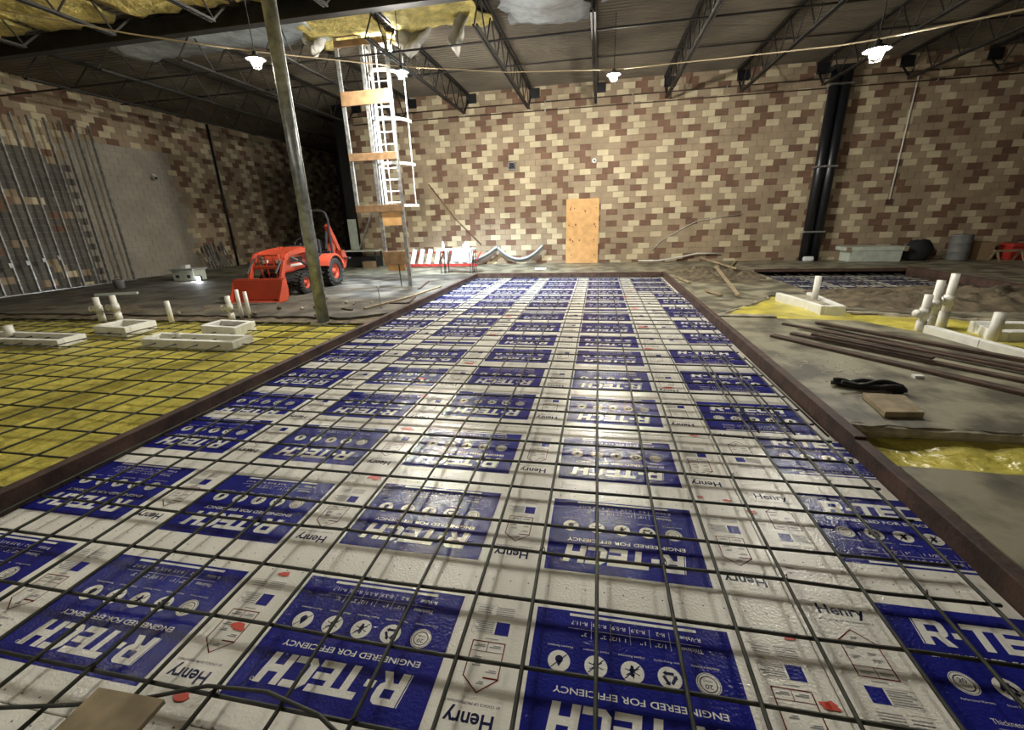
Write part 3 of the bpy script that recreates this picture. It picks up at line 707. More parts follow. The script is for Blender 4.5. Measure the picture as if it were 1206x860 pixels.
MB().lohi((-.30, -.14, 5.75), (.30, .14, 5.9)).build('top_collar', 'blackmat', dp)
tag(bevel(MB().lohi((7.02, WY-.5, FZ), (7.35, WY-.36, FZ+.16)).build('white_bag', 'cloth'), .05, 3), 'small white bag lying at the foot of the black pipes', 'bag')
wc = thing('wall_conduit', 'thin white vertical conduit on the wall right of the black pipes', 'conduit', (9.46, WY-.03, 2.05)); MB().tube([(-.0, 0, 0), (.02, 0, 3.55)], .022, 8).build('tube', 'pvc', wc, True); MB().lohi((-.09, -.02, -.16), (.09, .03, .02)).build('junction_box', 'rust', wc)
sb = thing('wall_speaker', 'small square black box mounted on the block wall', 'wall box', (-3.26, WY-.02, 3.7)); MB().lohi((-.13, -.10, -.13), (.13, 0, .13)).build('case', 'black', sb); MB().lohi((-.105, -.108, -.105), (.105, -.10, .105)).build('grille', 'blackmat', sb)
fx = thing('wall_fixture', 'tiny round white fixture on the block wall above the plywood', 'wall fixture', (-.22, WY-.02, 3.73)); MB().lathe([(.09, 0), (.085, -.03), (.05, -.05)], (0, 0, 0), 'Y').build('plate', 'white', fx, True); MB().lathe([(.035, -.05), (.03, -.06)], (0, 0, 0), 'Y').build('lens', 'black', fx)
# loose cable on right wall, sagging
tag(MB().tube([(1.5, WY-.25, .2), (2.2, WY-.2, .18), (3.0, WY-.15, .3), (3.6, WY-.12, .42), (4.4, WY-.1, .4)], .03, 6).build('loose_cable', 'pvc', None, True), 'pale cable lying along the foot of the wall right of the plywood', 'cable')
tag(MB().tube([(2.0, WY-.05, .55), (2.3, WY-.05, .9), (3.0, WY-.05, 1.3), (3.5, WY-.05, 1.55), (5.0, WY-.05, 1.75)], .011, 6).build('loose_cable', 'pvc', None, True), 'thin white cable climbing the wall right of the plywood', 'cable')
tag(MB().tube([(-6.6, WY-.06, 3.2), (-5.6, WY-.06, 1.9), (-4.6, WY-.06, .9)], .02, 6).build('leaning_rod', 'lumber', None, True), 'thin brown rod slanting down the wall behind the white table', 'rod')
# sagging grey conduits
def arc(x0, x1, z0, zm, z1, y, label):
    o = thing('sagging_conduit', label, 'conduit', (x0, y, 0), 0, 'sagging grey conduits')
    for d in (0, .13):
        pts = []
        for i in range(17):
            t = i/16; z = z0*(1-t)**2 + 2*(2*zm-.5*(z0+z1))*t*(1-t) + z1*t*t
            pts.append((t*(x1-x0), -d, z + d*.8))
        MB().tube(pts, .05, 8).build('conduit_run', 'conduit', o, True)
arc(-5.6, -3.87, .25, .26, .72, WY-.25, 'left sagging pair of grey conduits between the table and the wall')
arc(-3.85, -2.07, .68, .23, .74, WY-.27, 'right sagging pair of grey conduits left of the plywood')
# red rack with slats
rk = thing('slatted_rack', 'long low red rail rack holding slanted pale boards', 'rack', (-7.2, 16.5, FZ))
MB().lohi((-.2, -.25, .04), (2.7, -.18, .13)).build('bottom_rail', 'red', rk); MB().lohi((-.2, .15, .50), (2.6, .20, .56)).build('back_rail', 'red', rk)
for k in range(8): MB().bar((k*.33+.05, -.15, .13), (k*.33+.16, -.02, .68), .05, .17, (1, 0, 0)).build('slat', 'styro', rk)
for k in range(6): MB().bar((k*.5, .2, .12), (k*.5+.25, .22, .52), .04, .04).build('brace', 'red', rk)
# table with cloth
tb = thing('folding_table', 'small work table with thin legs in front of the back wall', 'table', (-4.65, 14.35, FZ))
bevel(MB().lohi((-.62, -.3, .76), (.60, .3, .80)).build('tabletop', 'white', tb), .01)
for x in (-.52, -.40, .50, .58):
    MB().tube([(x, -.22, 0), (x, -.22, .76)], .014, 6).build('leg', 'dark', tb); MB().tube([(x, .22, 0), (x, .22, .76)], .014, 6).build('leg', 'dark', tb)
b = MB()
b.grid(-.02, .56, 0, 1, 12, 14, lambda x, y: 0)
nv = []
for x, y, z in b.v:
    if y < .45: p = (x, .25-y*1.27, .806+.004*nz(x*9, y*9))
    else: p = (x-.10*(y-.45)+.02*math.sin(x*20), -.322-.02*math.sin(x*14+y*3), .806-(y-.45)*.78-.05*nz(x*4, 2))
    nv.append(p)
b.v = nv; cl = b.build('white_cloth', 'cloth', None, True); cl.location = (-4.65, 14.35, FZ); s_ = cl.modifiers.new('s', 'SOLIDIFY'); s_.thickness = .004; tag(cl, 'white cloth draped over the right end of the work table', 'cloth')
jg = thing('white_jug', 'small white round jug on the cloth covered table', 'jug', (-4.33, 14.4, FZ+.812)); MB().lathe([(.10, 0), (.13, .05), (.12, .12), (.05, .17), (.03, .2)], (0, 0, 0)).build('body', 'white', jg, True); MB().lathe([(.035, .2), (.035, .23)], (0, 0, 0)).build('cap', 'conduit', jg)
bt = thing('white_bottle', 'white upright bottle at the left end of the work table', 'bottle', (-5.12, 14.35, FZ+.802)); MB().lathe([(.045, 0), (.045, .16), (.02, .2), (.02, .22)], (0, 0, 0)).build('body', 'white', bt, True); MB().lathe([(.022, .22), (.022, .25)], (0, 0, 0)).build('cap', 'white', bt)
pp = MB().lohi((-.2, -.13, 0), (.2, .13, .04)).build('white_packet', 'cloth'); pp.location = (-1.94, 15.3, FZ); pp.rotation_euler = (0, 0, .1); bevel(pp, .012); tag(pp, 'flat white packet on the floor before the back wall', 'packet')
# alcove clutter: workbench, grey panel, leaning stud
wk = thing('workbench', 'dark workbench by the end of the block wall behind the tractor', 'workbench', (-9.5, 16.9, FZ))
MB().lohi((-.75, -.3, .62), (.72, .3, .67)).build('top', 'greenwhite', wk)
for x in (-.68, .65):
    for y in (-.25, .25): MB().lohi((x-.03, y-.03, 0), (x+.03, y+.03, .62)).build('leg', 'dark', wk)
MB().lohi((-.66, -.2, .02), (.64, .25, .4)).build('lower_shelf', 'blackmat', wk)
cb = MB().lohi((-.22, -.15, 0), (.22, .15, .26)).build('cardboard_box', 'cardboard'); cb.location = (-9.0, 16.35, FZ); tag(cb, 'open cardboard box on the floor below the workbench', 'box')
gp = MB().lohi((-.18, -.02, 0), (.18, .02, 1.2)).build('upright_board', 'greenwhite'); gp.location = (-9.9, 17.0, FZ+.68); tag(gp, 'pale grey panel standing on the workbench', 'panel')
ls = MB().bar((-9.75, 17.05, .82), (-9.05, 17.2, 2.25), .09, .05).build('leaning_stud', 'galv'); tag(ls, 'grey stud leaning across the dark wall end above the workbench', 'stud')
dk = struct(MB().lohi((-10.3, WY-.06, 0), (-9.85, WY-.03, 6.2)).build('black_strip_1', 'black'))  # black strip down the left end of the back wall
for x, lb_ in ((-13.3, 'left'), (-12.2, 'right')):
    wn = struct(MB().lohi((x-.5, 27.93, 3.9), (x+.5, 27.99, 6.0)).build('window_1' if lb_ == 'left' else 'window_2', 'darkwall'))
    MB().lohi((x-.42, 27.90, 4.0), (x+.42, 27.93, 5.9)).build('pane', 'greyblk', wn)

# ------------------------------------------------------------------ left wall things
sw = thing('stud_partition', 'row of bare metal studs along the left wall', 'stud partition', (LX+.35, 8, FZ), 0)
for k in range(13):
    y = .1 + k*.41
    bb = MB(); h = 5.0
    bb.lohi((-.045, y, 0), (.045, y+.005, h)); bb.lohi((.041, y, 0), (.045, y+.04, h)); bb.lohi((-.045, y, 0), (-.041, y+.04, h)); bb.build('stud', 'galv', sw)
MB().lohi((-.05, 0, 0), (.05, 5.1, .03)).build('bottom_track', 'galv', sw)
for k in (4, 5, 6, 7): MB().lohi((.02, .1+k*.41-.08, .62+.04*k), (.08, .1+k*.41, .75+.04*k)).build('outlet_box', 'galv', sw)
pv = thing('wall_drain_pipe', 'thin black pipe running up the left wall', 'pipe', (LX+.1, 18.2, 0)); MB().tube([(0, 0, FZ), (0, 0, 6.1)], .05, 8).build('tube', 'black', pv, True); MB().lohi((-.09, -.07, 3.0), (.06, .07, 3.05)).build('clamp', 'dark', pv)
sc = thing('security_camera', 'small white security camera on the grey left wall', 'camera', (LX+.06, 15.1, 3.8)); MB().lathe([(.07, 0), (.07, .05)], (0, 0, 0), 'X').build('mount', 'white', sc); MB().bar((.06, 0, 0), (.26, -.12, -.10), .11, .10).build('housing', 'white', sc); MB().bar((.26, -.12, -.10), (.29, -.138, -.115), .08, .08).build('lens', 'black', sc)
lsn = []
for k in range(9):
    y = 16.2+k*.16; h = rnd.uniform(.65, 1.15)
    o = MB().bar((LX+.42, y+.05, FZ), (LX+.12, y+rnd.uniform(-.05, .15), FZ+h), .06, .03).build('leaning_offcut', 'galv'); tag(o, f'short metal stud offcut leaning on the left wall, {ORD[k]} from the left', 'stud offcut', 'stud offcuts leaning on the left wall')
eb = thing('white_crate', 'white crate on the floor beside the bright floor lamp', 'crate', (-13.95, 12.9, FZ)); bevel(MB().lohi((-.45, -.25, 0), (.42, .25, .36)).build('body', 'greenwhite', eb), .02); MB().lohi((-.5, -.3, .36), (.46, .3, .41)).build('lid', 'conduit', eb); MB().lohi((-.2, -.1, .41), (.0, .1, .52)).build('handle', 'white', eb)
for x in (-.25, .2): MB().lohi((x-.07, -.256, .1), (x+.07, -.25, .2)).build('hole', 'dark', eb)
fl2 = thing('floor_lamp', 'bright work lamp lying on the floor beside the white crate', 'lamp', (-13.35, 12.7, FZ)); MB().lohi((-.08, -.08, .01), (.08, .0, .15)).build('housing', 'dark', fl2); MB().lohi((-.07, -.086, .02), (.07, -.081, .14)).build('led_panel', 'bulbcool', fl2); MB().tube([(-.09, -.04, 0), (-.09, -.04, .18), (.09, -.04, .18), (.09, -.04, 0)], .01, 6).build('handle', 'dark', fl2)
tr = MB().bar((-13.6, 9.55, FZ+.04), (-12.6, 9.9, FZ+.04), .08, .06).build('trim_length', 'greenwhite'); tag(tr, 'pale board lying on the floor near the metal studs', 'board')
bkt = thing('small_bucket', 'small grey bucket near the foot of the metal studs', 'bucket', (-14.6, 11.0, FZ)); MB().lathe([(.12, 0), (.15, .25), (.155, .26)], (0, 0, 0)).build('body', 'greydrum', bkt, True); MB().tube([(-.15, 0, .25), (-.08, 0, .36), (.08, 0, .36), (.15, 0, .25)], .006, 5).build('handle', 'dark', bkt)

# ------------------------------------------------------------------ pvc stubs and foam forms, left
def stub(p, h, r, label, fitting=False, tilt=(0, 0)):
    o = thing('pvc_stub', label, 'pvc pipe', p, 0, 'white pvc stubs')
    top = (tilt[0]*h, tilt[1]*h, h)
    bb = MB(); bb.tube([(0, 0, 0), top], r, 14); bb.build('pipe', 'pvc', o, True)
    if fitting:
        m = Vector(top)*.55
        MB().tube([m-Vector((0, 0, .07)), m+Vector((0, 0, .07))], r*1.25, 14).build('coupling', 'pvc', o, True)
        MB().tube([m, m+Vector((-r*2.3, -r*.8, -.0))], r*1.0, 12).build('branch', 'pvc', o, True)
        MB().tube([m+Vector((-r*2.2, -r*.75, 0)), m+Vector((-r*2.6, -r*.9, 0))], r*1.2, 12).build('end_cap', 'pvc', o, True)
        MB().tube([Vector((0, 0, .0)), Vector(top)*.35], r*1.22, 14).build('hub', 'pvc', o, True)
    return o
Z0 = .02
stub((-10.03, 7.02, Z0), .52, .055, 'left pvc stub with a cleanout fitting on the yellow sheet', True)
stub((-9.70, 7.10, Z0), .55, .055, 'right pvc stub with a cleanout fitting beside the short foam form', True)
stub((-8.25, 6.97, Z0), .46, .045, 'single plain pvc stub standing between the left foam forms')
stub((-7.07, 7.2, Z0), .52, .05, 'short fat pvc stub with fitting in front of the orange loader bucket', True)
stub((-6.97, 7.35, Z0), .62, .035, 'tallest thin pvc stub in front of the orange loader bucket')
stub((-6.80, 7.36, Z0), .58, .035, 'thin pvc stub right of the tallest one by the loader bucket')
stub((-10.14, 5.6, Z0), .27, .07, 'stubby pvc pipe inside the leftmost foam form')
stub((-6.75, 5.75, Z0), .16, .05, 'very short capped pvc stub inside the long foam form')
def foamform(pts, h, label, t=.09, z=.03):
    o = thing('foam_form', label, 'foam form', (pts[0][0], pts[0][1], z), 0, 'white foam blockouts')
    for i in range(len(pts)-1):
        a = Vector((*pts[i], 0))-Vector((*pts[0], 0)); c = Vector((*pts[i+1], 0))-Vector((*pts[0], 0)); d = (c-a).normalized()*t*.48
        bevel(MB().bar(a+Vector((0, 0, h/2))+d*(1 if i else 0), c+Vector((0, 0, h/2))+d, t, h).build('foam_strip', 'styro', o), .006, 1)
    return o
foamform([(-12.6, 5.25), (-8.55, 5.25), (-8.6, 5.62), (-12.6, 5.7)], .13, 'long white foam form at the left edge of the yellow sheet')
foamform([(-8.85, 6.05), (-8.1, 5.98), (-8.15, 6.5), (-8.85, 6.55), (-8.85, 6.1)], .17, 'small square white foam form by the two cleanout pipes')
foamform([(-7.1, 5.45), (-5.40, 5.40), (-5.42, 5.75), (-7.15, 5.8), (-7.13, 5.5)], .13, 'long narrow white foam form on the yellow sheet')
foamform([(-6.75, 6.22), (-6.0, 6.12), (-6.05, 6.55), (-6.75, 6.62), (-6.75, 6.3)], .17, 'white foam form at the feet of the three thin stubs')
MB_d = MB().lohi((-6.65, 6.28, .03), (-6.1, 6.55, .12)).build('form_fill', 'dirt'); tag(MB_d, 'dirt filling inside the foam form by the three stubs', 'dirt fill')
# right side forms
ff = foamform([(3.62, 9.6), (3.82, 8.2), (4.12, 8.2), (4.2, 9.6)], .20, 'white foam form around the lone pvc stub at right')
stub((4.03, 9.0, .03), .60, .055, 'lone white pvc stub standing in the right foam form')
fil = MB().prism([(3.75, 9.55), (3.88, 8.28), (4.06, 8.28), (4.1, 9.55)], 0, .2).build('form_fill', 'slabedge'); tag(fil, 'grey concrete fill inside the right foam form', 'concrete fill')
stub((4.60, 7.05, .03), .58, .05, 'shortest of the three pvc stubs clustered at right', True)
stub((4.80, 7.2, .03), .76, .05, 'middle pvc stub with a cleanout cap in the right cluster', True)
stub((5.02, 7.3, .03), .84, .05, 'tallest pvc stub in the right cluster', True)
stub((5.02, 6.42, .03), .46, .06, 'fat pvc stub in front of the right foam form')
foamform([(6.8, 7.1), (5.35, 7.1), (5.2, 6.6), (6.8, 6.55)], .19, 'white foam form behind the fat pvc stub at the right edge', .16)
foamform([(4.62, 6.95), (4.72, 6.2), (4.85, 5.55), (6.6, 5.2)], .17, 'long white foam form edge crossing below the fat pvc stub', .10)

# ------------------------------------------------------------------ right slab debris
def plank(a, c, wd, h, label, m='rust', nm='steel_strip', cat='steel strip', gr='brown strips on the right slab'):
    A, C_ = Vector(a), Vector(c); mid = (A+C_)/2; d = C_-A
    o = MB().lohi((-d.length/2, -wd/2, 0), (d.length/2, wd/2, h)).build(nm, m); o.location = (mid.x, mid.y, mid.z); o.rotation_euler = (0, -math.asin(max(-1, min(1, d.z/d.length))), math.atan2(d.y, d.x))
    bevel(o, .003, 1); return tag(o, label, cat, gr)
z = FZ+.004
plank((2.45, 6.45, z), (4.35, 3.85, z), .12, .03, 'nearest and widest brown strip lying on the right slab')
plank((2.75, 6.6, z), (4.6, 4.25, z), .10, .028, 'second brown strip from the near side on the right slab')
plank((2.95, 6.95, z+.02), (4.75, 4.55, z+.02), .07, .028, 'middle brown strip on the right slab')
plank((2.85, 7.2, z), (4.75, 4.95, z), .06, .028, 'brown strip reaching farthest left on the right slab')
plank((3.3, 7.1, z+.03), (4.9, 4.75, z+.06), .09, .04, 'brown strip lying on top of the others on the right slab')
plank((3.35, 7.3, z), (4.9, 5.15, z), .05, .028, 'thin brown strip farthest from the pit on the right slab')
plank((2.9, 6.35, z+.052), (3.7, 5.35, z+.052), .07, .03, 'short brown piece lying across the wide strip on the right slab')
cbz = []
for k in range(5):
    pts = []
    for i in range(25):
        t = i/24; x = 2.33+.52*t; wv = .07*math.sin(t*PI*1.5+.4+k*.5)*(1 if k % 2 else -1)
        pts.append((x+.01*k, 4.50-.10*t+wv*.6+.06*(1-t)*math.cos(k*1.7), FZ+.03+.02*(k % 3)+.02*math.sin(t*8+k)))
    cbz.append(pts)
cbl = thing('cable_bundle', 'bundle of black cable lying on the right slab', 'cable', (0, 0, 0))
for p in cbz: MB().tube(p, .022, 6).build('strand', 'blackmat', cbl, True)
wd = MB().prism([(2.45, 4.24), (2.40, 3.80), (2.70, 3.83), (2.78, 4.22)], 0, .05).build('wood_offcut', 'oldwood'); wd.location = (0, 0, FZ+.002); bevel(wd, .004, 1); tag(wd, 'square wood offcut lying under the black cable', 'wood offcut')
ch = MB().lohi((-.04, -.03, 0), (.04, .03, .03)).build('white_chip', 'styro'); ch.location = (3.27, 4.86, FZ); tag(ch, 'white foam chip on the right slab between the strips and the cable', 'foam chip')
b = MB()
for k in range(90):
    x, y = rnd.gauss(2.55, .22), rnd.gauss(5.1, .25)
    if x < 2.1: continue
    s_ = rnd.uniform(.004, .016); b.box((x, y, FZ+.004), (s_*1.6, s_, .006), rnd.uniform(0, 3))
stuff(tag(b.build('foam_crumbs', 'styro'), 'white foam crumbs scattered on the right slab', 'crumbs'))
# lumber by the rubble heap
for k, (a, c_, lb_) in enumerate([((3.30, 15.3, .42), (3.75, 12.9, .32), 'pale board lying across the rubble heap'), ((3.25, 13.1, .36), (2.86, 9.55, .16), 'long thin board sticking out of the rubble toward the pit'), ((2.42, 10.4, .14), (2.58, 9.7, .14), 'short brown stick on the floor right of the pit'), ((2.08+.1, 12.4, .14), (2.3, 11.6, .14), 'small dark stick by the far right corner of the pit'), ((3.9, 13.9, .28), (3.8, 13.2, .52), 'short stick standing up from the rubble heap')]):
    plank(a, c_, .07, .04, lb_, 'oldwood', 'loose_board', 'board', 'loose boards by the rubble')
plank((2.06, 7.82, .10), (2.95, 7.78, .10), .16, .04, 'pale board at the near corner of the bright yellow triangle', 'slabedge', 'loose_board', 'board', 'loose boards by the rubble')
for a, c_, lb_, m_ in [((-4.45, 8.75, FZ), (-4.05, 8.72, FZ), 'dark wood scrap beside the left pit edge', 'rust'), ((-4.02, 8.75, FZ), (-4.2, 9.55, FZ), 'thin dark stick by the left pit edge', 'rust'), ((-5.2, 8.1, FZ), (-4.9, 7.95, FZ), 'dark scrap beside the steel column foot', 'rust'), ((-4.6, 10.75, FZ), (-4.9, 12.2, FZ), 'stick pointing toward the ladder frame', 'rust'), ((-4.7, 8.1, FZ), (-4.25, 9.6, FZ+.01), 'long pale lath along the left pit edge', 'oldwood'), ((-4.3, 9.7, FZ), (-4.15, 11.2, FZ), 'second pale lath along the left pit edge farther back', 'oldwood')]:
    plank(a, c_, .06, .03, lb_, m_, 'wood_scrap', 'wood scrap', 'scraps by the left pit edge')
# small survey stake with light top
sk = thing('survey_stake', 'thin metal stake with bright cap by the left pit edge', 'stake', (-4.35, 8.15, FZ)); MB().tube([(0, 0, 0), (-.02, 0, .45)], .008, 6).build('rod', 'galv', sk); MB().ball((-.02, 0, .46), .03, 8, 6).build('cap', 'white', sk, True)
# rubble chunks
for k in range(12):
    x = rnd.uniform(-9, -4.4); y = rnd.uniform(7.3, 9.3); r = rnd.uniform(.02, .055)
    bb = MB(); bb.ball((0, 0, 0), r, 7, 5); bb.v = [(v[0]*(1+.4*nz(v[0]*20+k, v[1]*20)), v[1]*(1+.4*nz(v[1]*20, v[2]*20+k)), v[2]*.7) for v in bb.v]
    o = bb.build('rubble_chunk', 'slabedge' if k % 2 else 'dirt'); o.location = (x, y, FZ+r*.3+.03); tag(o, 'chunk of broken concrete on the dirt behind the left yellow sheet', 'rubble', 'rubble chunks on the left dirt ridge')

# ------------------------------------------------------------------ far right clutter
tg = thing('white_trough', 'pale green white box with projecting lid ends by the back wall', 'box', (8.98, 16.9, FZ)); bevel(MB().prismX([(-.3, 0), (.3, 0), (.34, .36), (-.34, .36)], -.76, .76).build('body', 'greenwhite', tg), .01, 1); MB().lohi((-.9, -.36, .36), (.88, .36, .48)).build('lid', 'greenwhite', tg)
for x in (-.84, .82): MB().lohi((x-.06, -.38, .33), (x+.06, -.36, .47)).build('corner_block', 'oldwood', tg)
bg = MB(); bg.ball((0, 0, .3), .42, 16, 10); bg.v = [(v[0]*1.0*(1+.25*nz(v[0]*4, v[2]*5)), v[1]*.6, max(0, v[2]*.9*(1+.3*nz(v[0]*6, v[1]*6+3)))) for v in bg.v]
o = bg.build('black_bag', 'blackmat', None, True); o.location = (10.35, 16.9, FZ); tag(o, 'black bag slumped right of the pale box', 'bag')
dr = thing('grey_drum', 'grey drum standing by the wall at right', 'drum', (11.5, 16.9, FZ)); MB().lathe([(.27, 0), (.28, .02), (.27, .04), (.27, .25), (.285, .27), (.27, .29), (.27, .52), (.285, .54), (.27, .56), (.27, .76), (.285, .78), (.25, .8)], (0, 0, 0)).build('shell', 'greydrum', dr, True); MB().lathe([(.03, .8), (.03, .82)], (.1, .1, 0)).build('bung', 'dark', dr)
cx = MB().lohi((-.2, -.2, 0), (.2, .2, .55)).build('cardboard_box', 'cardboard'); cx.location = (12.2, 17.0, FZ); tag(cx, 'tan cardboard box right of the grey drum', 'box')
rt = thing('red_toolbox', 'red toolbox on the floor at the far right', 'toolbox', (13.1, 16.9, FZ)); bevel(MB().lohi((-.35, -.25, 0), (.5, .25, .38)).build('body', 'red', rt), .02); bevel(MB().lohi((-.36, -.26, .38), (.51, .26, .5)).build('lid', 'red', rt), .03); MB().tube([(-.1, 0, .5), (-.1, 0, .58), (.2, 0, .58), (.2, 0, .5)], .015, 6).build('handle', 'dark', rt)
sh = thing('sawhorse', 'low pale sawhorse in front of the red toolbox', 'sawhorse', (12.5, 16.4, FZ)); MB().lohi((-.4, -.04, .28), (.4, .04, .34)).build('beam', 'oldwood', sh)
for x in (-.32, .32):
    for s_ in (-1, 1): MB().bar((x, s_*.2, 0), (x, s_*.02, .3), .05, .03).build('leg', 'oldwood', sh)

# ------------------------------------------------------------------ tractor
T = thing('compact_tractor', 'orange compact tractor with front loader and rear backhoe', 'tractor', (-8.02, 10.9, FZ), .10)
def tp(bb, name, m, par=T, bv=0.0, sm=False):
    o = bb.build(name, m, par, sm)
    if bv: bevel(o, bv, 2)
    return o
def wheel(x, y, r, wdt, name):
    rt_ = obj(name, None, T, (x, y, r)); s_ = 1 if x > 0 else -1
    bb = MB(); h = wdt/2
    bb.lathe([(r*.55, -h*.9), (r*.8, -h), (r*.93, -h*.85), (r*.96, -h*.5), (r*.96, h*.5), (r*.93, h*.85), (r*.8, h), (r*.55, h*.9)], (0, 0, 0), 'X', 28, False)
    n = 20
    for k in range(n):
        a = 2*PI*k/n
        for q in (-1, 1):
            aa = a + (PI/n if q > 0 else 0)
            c = Vector((q*h*.45, math.cos(aa)*r*.965, math.sin(aa)*r*.965))
            bb.box(c, (h*1.0, .05*r/.3, .05*r/.3), rot=Matrix.Rotation(aa, 3, 'X') @ Matrix.Rotation(q*.45, 3, 'Z'))
    bb.build('tyre', 'tyre', rt_)
    MB().lathe([(r*.56, -h*.6), (r*.56, h*.75), (r*.50, h*.8), (r*.46, h*.45), (r*.2, h*.35), (r*.18, h*.7), (r*.05, h*.72)] if s_ > 0 else [(r*.05, -h*.72), (r*.18, -h*.7), (r*.2, -h*.35), (r*.46, -h*.45), (r*.50, -h*.8), (r*.56, -h*.75), (r*.56, h*.6)], (0, 0, 0), 'X', 24).build('rim', 'orange', rt_, True)
    me_ = MB()
    for k in range(5): a = 2*PI*k/5; me_.ball((s_*h*.42, math.cos(a)*r*.3, math.sin(a)*r*.3), .018, 6, 4)
    me_.build('lug_bolts', 'dark', rt_)
for x in (-.47, .47): wheel(x, -.86, .28, .20, 'front_wheel')
for x in (-.50, .50): wheel(x, .62, .41, .30, 'rear_wheel')
tp(MB().lohi((-.16, -1.2, .30), (.16, .9, .55)), 'chassis', 'dark', bv=.02)
tp(MB().lohi((-.46, -.93, .24), (.46, -.79, .34)), 'front_axle', 'dark', bv=.01)
tp(MB().tube([(-.48, .62, .41), (.48, .62, .41)], .08, 12), 'rear_axle', 'dark')
hood = MB().prismX([(-1.28, .56), (-1.32, .80), (-1.22, .98), (-.95, 1.06), (-.25, 1.16), (-.15, 1.15), (-.15, .62), (-.9, .56)], -.27, .27)
h_ = tp(hood, 'hood', 'orange', bv=.06)
MB().lohi((-.19, -1.335, .60), (.19, -1.30, .80)).build('grille', 'dark', h_)
for s_ in (-1, 1):
    MB().lohi((s_*.17-.06, -1.325, .82), (s_*.17+.06, -1.27, .90)).build('headlight', 'white', h_)
    MB().lohi((s_*.268-.006, -1.0, .70), (s_*.268+.006, -.45, .76)).build('side_stripe', 'white', h_)
    MB().lohi((s_*.268-.006, -.95, .80), (s_*.268+.006, -.4, .92)).build('side_vent', 'dark', h_)
tp(MB().lohi((-.25, -.17, .6), (.25, .02, 1.18)), 'dash', 'dark', bv=.04)
sw_ = obj('steering_wheel', None, T, (0, .12, 1.22)); MB().tube([(0, -.1, -.12), (0, 0, 0)], .02, 8).build('steering_column', 'dark', sw_)
MB().tube([(.17*math.cos(2*PI*i/16), .10*math.sin(2*PI*i/16), .14*math.sin(2*PI*i/16)) for i in range(17)], .016, 6).build('wheel_rim', 'blackmat', sw_)
tp(MB().lohi((-.5, -.1, .40), (.5, .45, .45)), 'foot_deck', 'dark', bv=.01)
seat = tp(MB().lohi((-.24, .32, .82), (.24, .75, .92)), 'seat', 'blackmat', bv=.04); MB().lohi((-.22, .70, .90), (.22, .80, 1.30)).build('seat_back', 'blackmat', seat); bevel(seat.children[0], .04)
tp(MB().lohi((-.22, .3, .55), (.22, .9, .82)), 'seat_base', 'dark')
for s_ in (-1, 1):
    pts = [(.62+.52*math.cos(a), .41+.50*math.sin(a)) for a in [PI*.02+PI*.85*i/10 for i in range(11)]]
    pin = [(.62+.46*math.cos(a), .41+.44*math.sin(a)) for a in [PI*.02+PI*.85*i/10 for i in range(11)]]
    tp(MB().prismX(pts+pin[::-1], s_*.34, s_*.67), 'fender', 'orange')
    tp(MB().prismX([(.12, .45), (.2, .85), (1.05, .85), (1.1, .45)], s_*.335, s_*.345), 'fender_side', 'orange')
rops = MB().tube([(-.42, .98, .6), (-.42, 1.0, 1.85), (-.36, 1.0, 2.02), (-.25, 1.0, 2.08), (.25, 1.0, 2.08), (.36, 1.0, 2.02), (.42, 1.0, 1.85), (.42, .98, .6)], .035, 8); tp(rops, 'roll_bar', 'dark')
# loader
for s_ in (-1, 1):
    x = s_*.40
    tp(MB().lohi((x-.05, -.32, .42), (x+.05, -.16, 1.16)), 'loader_post', 'orange', bv=.01)
    arm = MB(); P_ = [(-.20, 1.10), (-.75, 1.07), (-1.25, 1.02), (-1.42, .90), (-1.72, .40)]
    for i in range(4): arm.bar((x, P_[i][0], P_[i][1]), (x, P_[i+1][0], P_[i+1][1]), .07, .12)
    a_ = tp(arm, 'loader_arm', 'orange', bv=.01)
    MB().tube([(x, -.3, .62), (x, -.85, .86)], .03, 8).build('cylinder_barrel', 'dark', a_); MB().tube([(x, -.85, .86), (x, -1.2, .98)], .018, 8).build('cylinder_rod', 'galv', a_)
    MB().tube([(x, -1.15, 1.08), (x*.9, -1.55, .85), (x*.9, -1.8, .62)], .025, 8).build('bucket_cylinder', 'dark', a_)
tp(MB().lohi((-.40, -1.52, .70), (.40, -1.44, .78)), 'loader_crossbar', 'orange', bv=.01)
gd = MB()
gd.tube([(-.26, -1.3, .35), (-.28, -1.42, .85), (-.26, -1.40, 1.02), (.26, -1.40, 1.02), (.28, -1.42, .85), (.26, -1.3, .35)], .025, 8)
for x in (-.1, .1): gd.tube([(x, -1.35, .4), (x, -1.41, 1.0)], .016, 6)
tp(gd, 'grille_guard', 'orange')
bk = MB(); prof = [(-1.80, .50), (-1.76, .28), (-1.80, .08), (-1.92, .0), (-2.30, .0), (-2.30, .025), (-1.93, .03), (-1.83, .10), (-1.79, .28), (-1.83, .50)]
prof = [(-1.86, .50), (-1.82, .30), (-1.85, .10), (-1.95, .01), (-2.28, .01), (-2.28, .035), (-1.96, .04), (-1.88, .11), (-1.85, .30), (-1.89, .50)]
bk.prismX(prof, -.62, .62)
bko = tp(bk, 'bucket', 'orange')
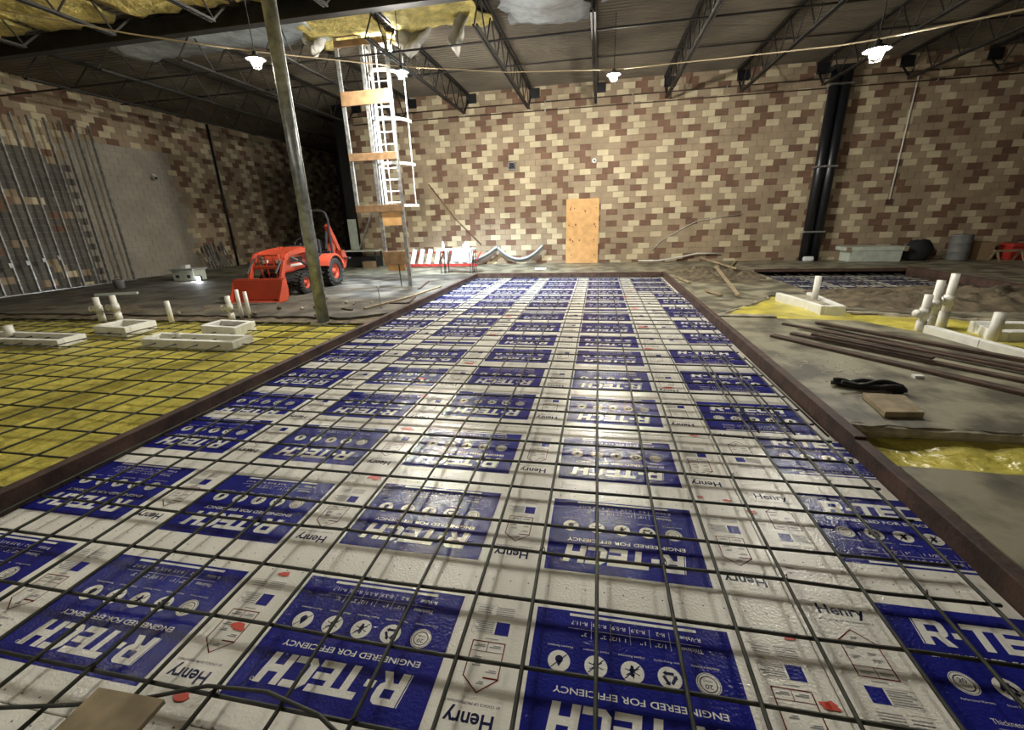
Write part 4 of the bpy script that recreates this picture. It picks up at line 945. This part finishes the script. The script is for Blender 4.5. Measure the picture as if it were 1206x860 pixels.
for s_ in (-1, 1): MB().prismX([(-1.86, .50), (-1.82, .30), (-1.85, .10), (-1.95, .01), (-2.28, .01), (-2.10, .28), (-1.98, .50)], s_*.60, s_*.625).build('side_plate', 'orange', bko)
MB().lohi((-.62, -2.36, .005), (.62, -2.26, .022)).build('cutting_edge', 'galv', bko)
MB().lohi((-.62, -1.93, .47), (.62, -1.84, .52)).build('top_lip', 'orange', bko)
# front sheet leans: make bucket read as a broad orange face
MB().prismX([(-1.99, .50), (-2.13, .06), (-2.10, .05), (-1.95, .50)], -.60, .60).build('bucket_shell', 'orange', bko)
# backhoe
bh = obj('backhoe', None, T, (.05, 1.2, 0))
MB().lohi((-.35, -.05, .30), (.35, .12, .72)).build('mount_frame', 'orange', bh)
MB().lohi((-.10, .10, .35), (.10, .32, .85)).build('swing_post', 'orange', bh)
bm_ = MB(); bm_.bar((0, .25, .55), (.04, .50, 1.15), .14, .20); bm_.bar((.04, .50, 1.15), (.06, .30, 1.68), .12, .16); bm_.build('boom', 'orange', bh)
MB().bar((.06, .28, 1.68), (.10, .72, .90), .11, .15).build('dipper_arm', 'orange', bh)
MB().tube([(0, .16, 1.0), (.04, .24, 1.5)], .04, 8).build('boom_cylinder', 'dark', bh); MB().tube([(.08, .55, 1.42), (.1, .78, 1.0)], .035, 8).build('dipper_cylinder', 'galv', bh)
MB().prismX([(.60, .92), (.80, .92), (.92, .70), (.80, .42), (.66, .36), (.62, .55)], -.05, .25).build('backhoe_bucket', 'orange', bh)
for k in range(3): MB().bar((.0+k*.1, .66, .38), (.0+k*.1, .58, .26), .03, .02).build('tooth', 'galv', bh)
for s_ in (-1, 1):
    MB().bar((s_*.40, .05, .45), (s_*.62, .12, .75), .09, .12).build('stabilizer_leg', 'orange', bh); MB().lohi((s_*.62-.1, .05, .70), (s_*.62+.1, .2, .74)).build('stabilizer_pad', 'dark', bh)
for x in (-.15, 0, .15): MB().tube([(x, -.02, .9), (x, -.06, 1.25)], .012, 6).build('control_lever', 'dark', bh)
MB().lohi((-.22, -.08, .72), (.22, .06, .95)).build('control_box', 'dark', bh)
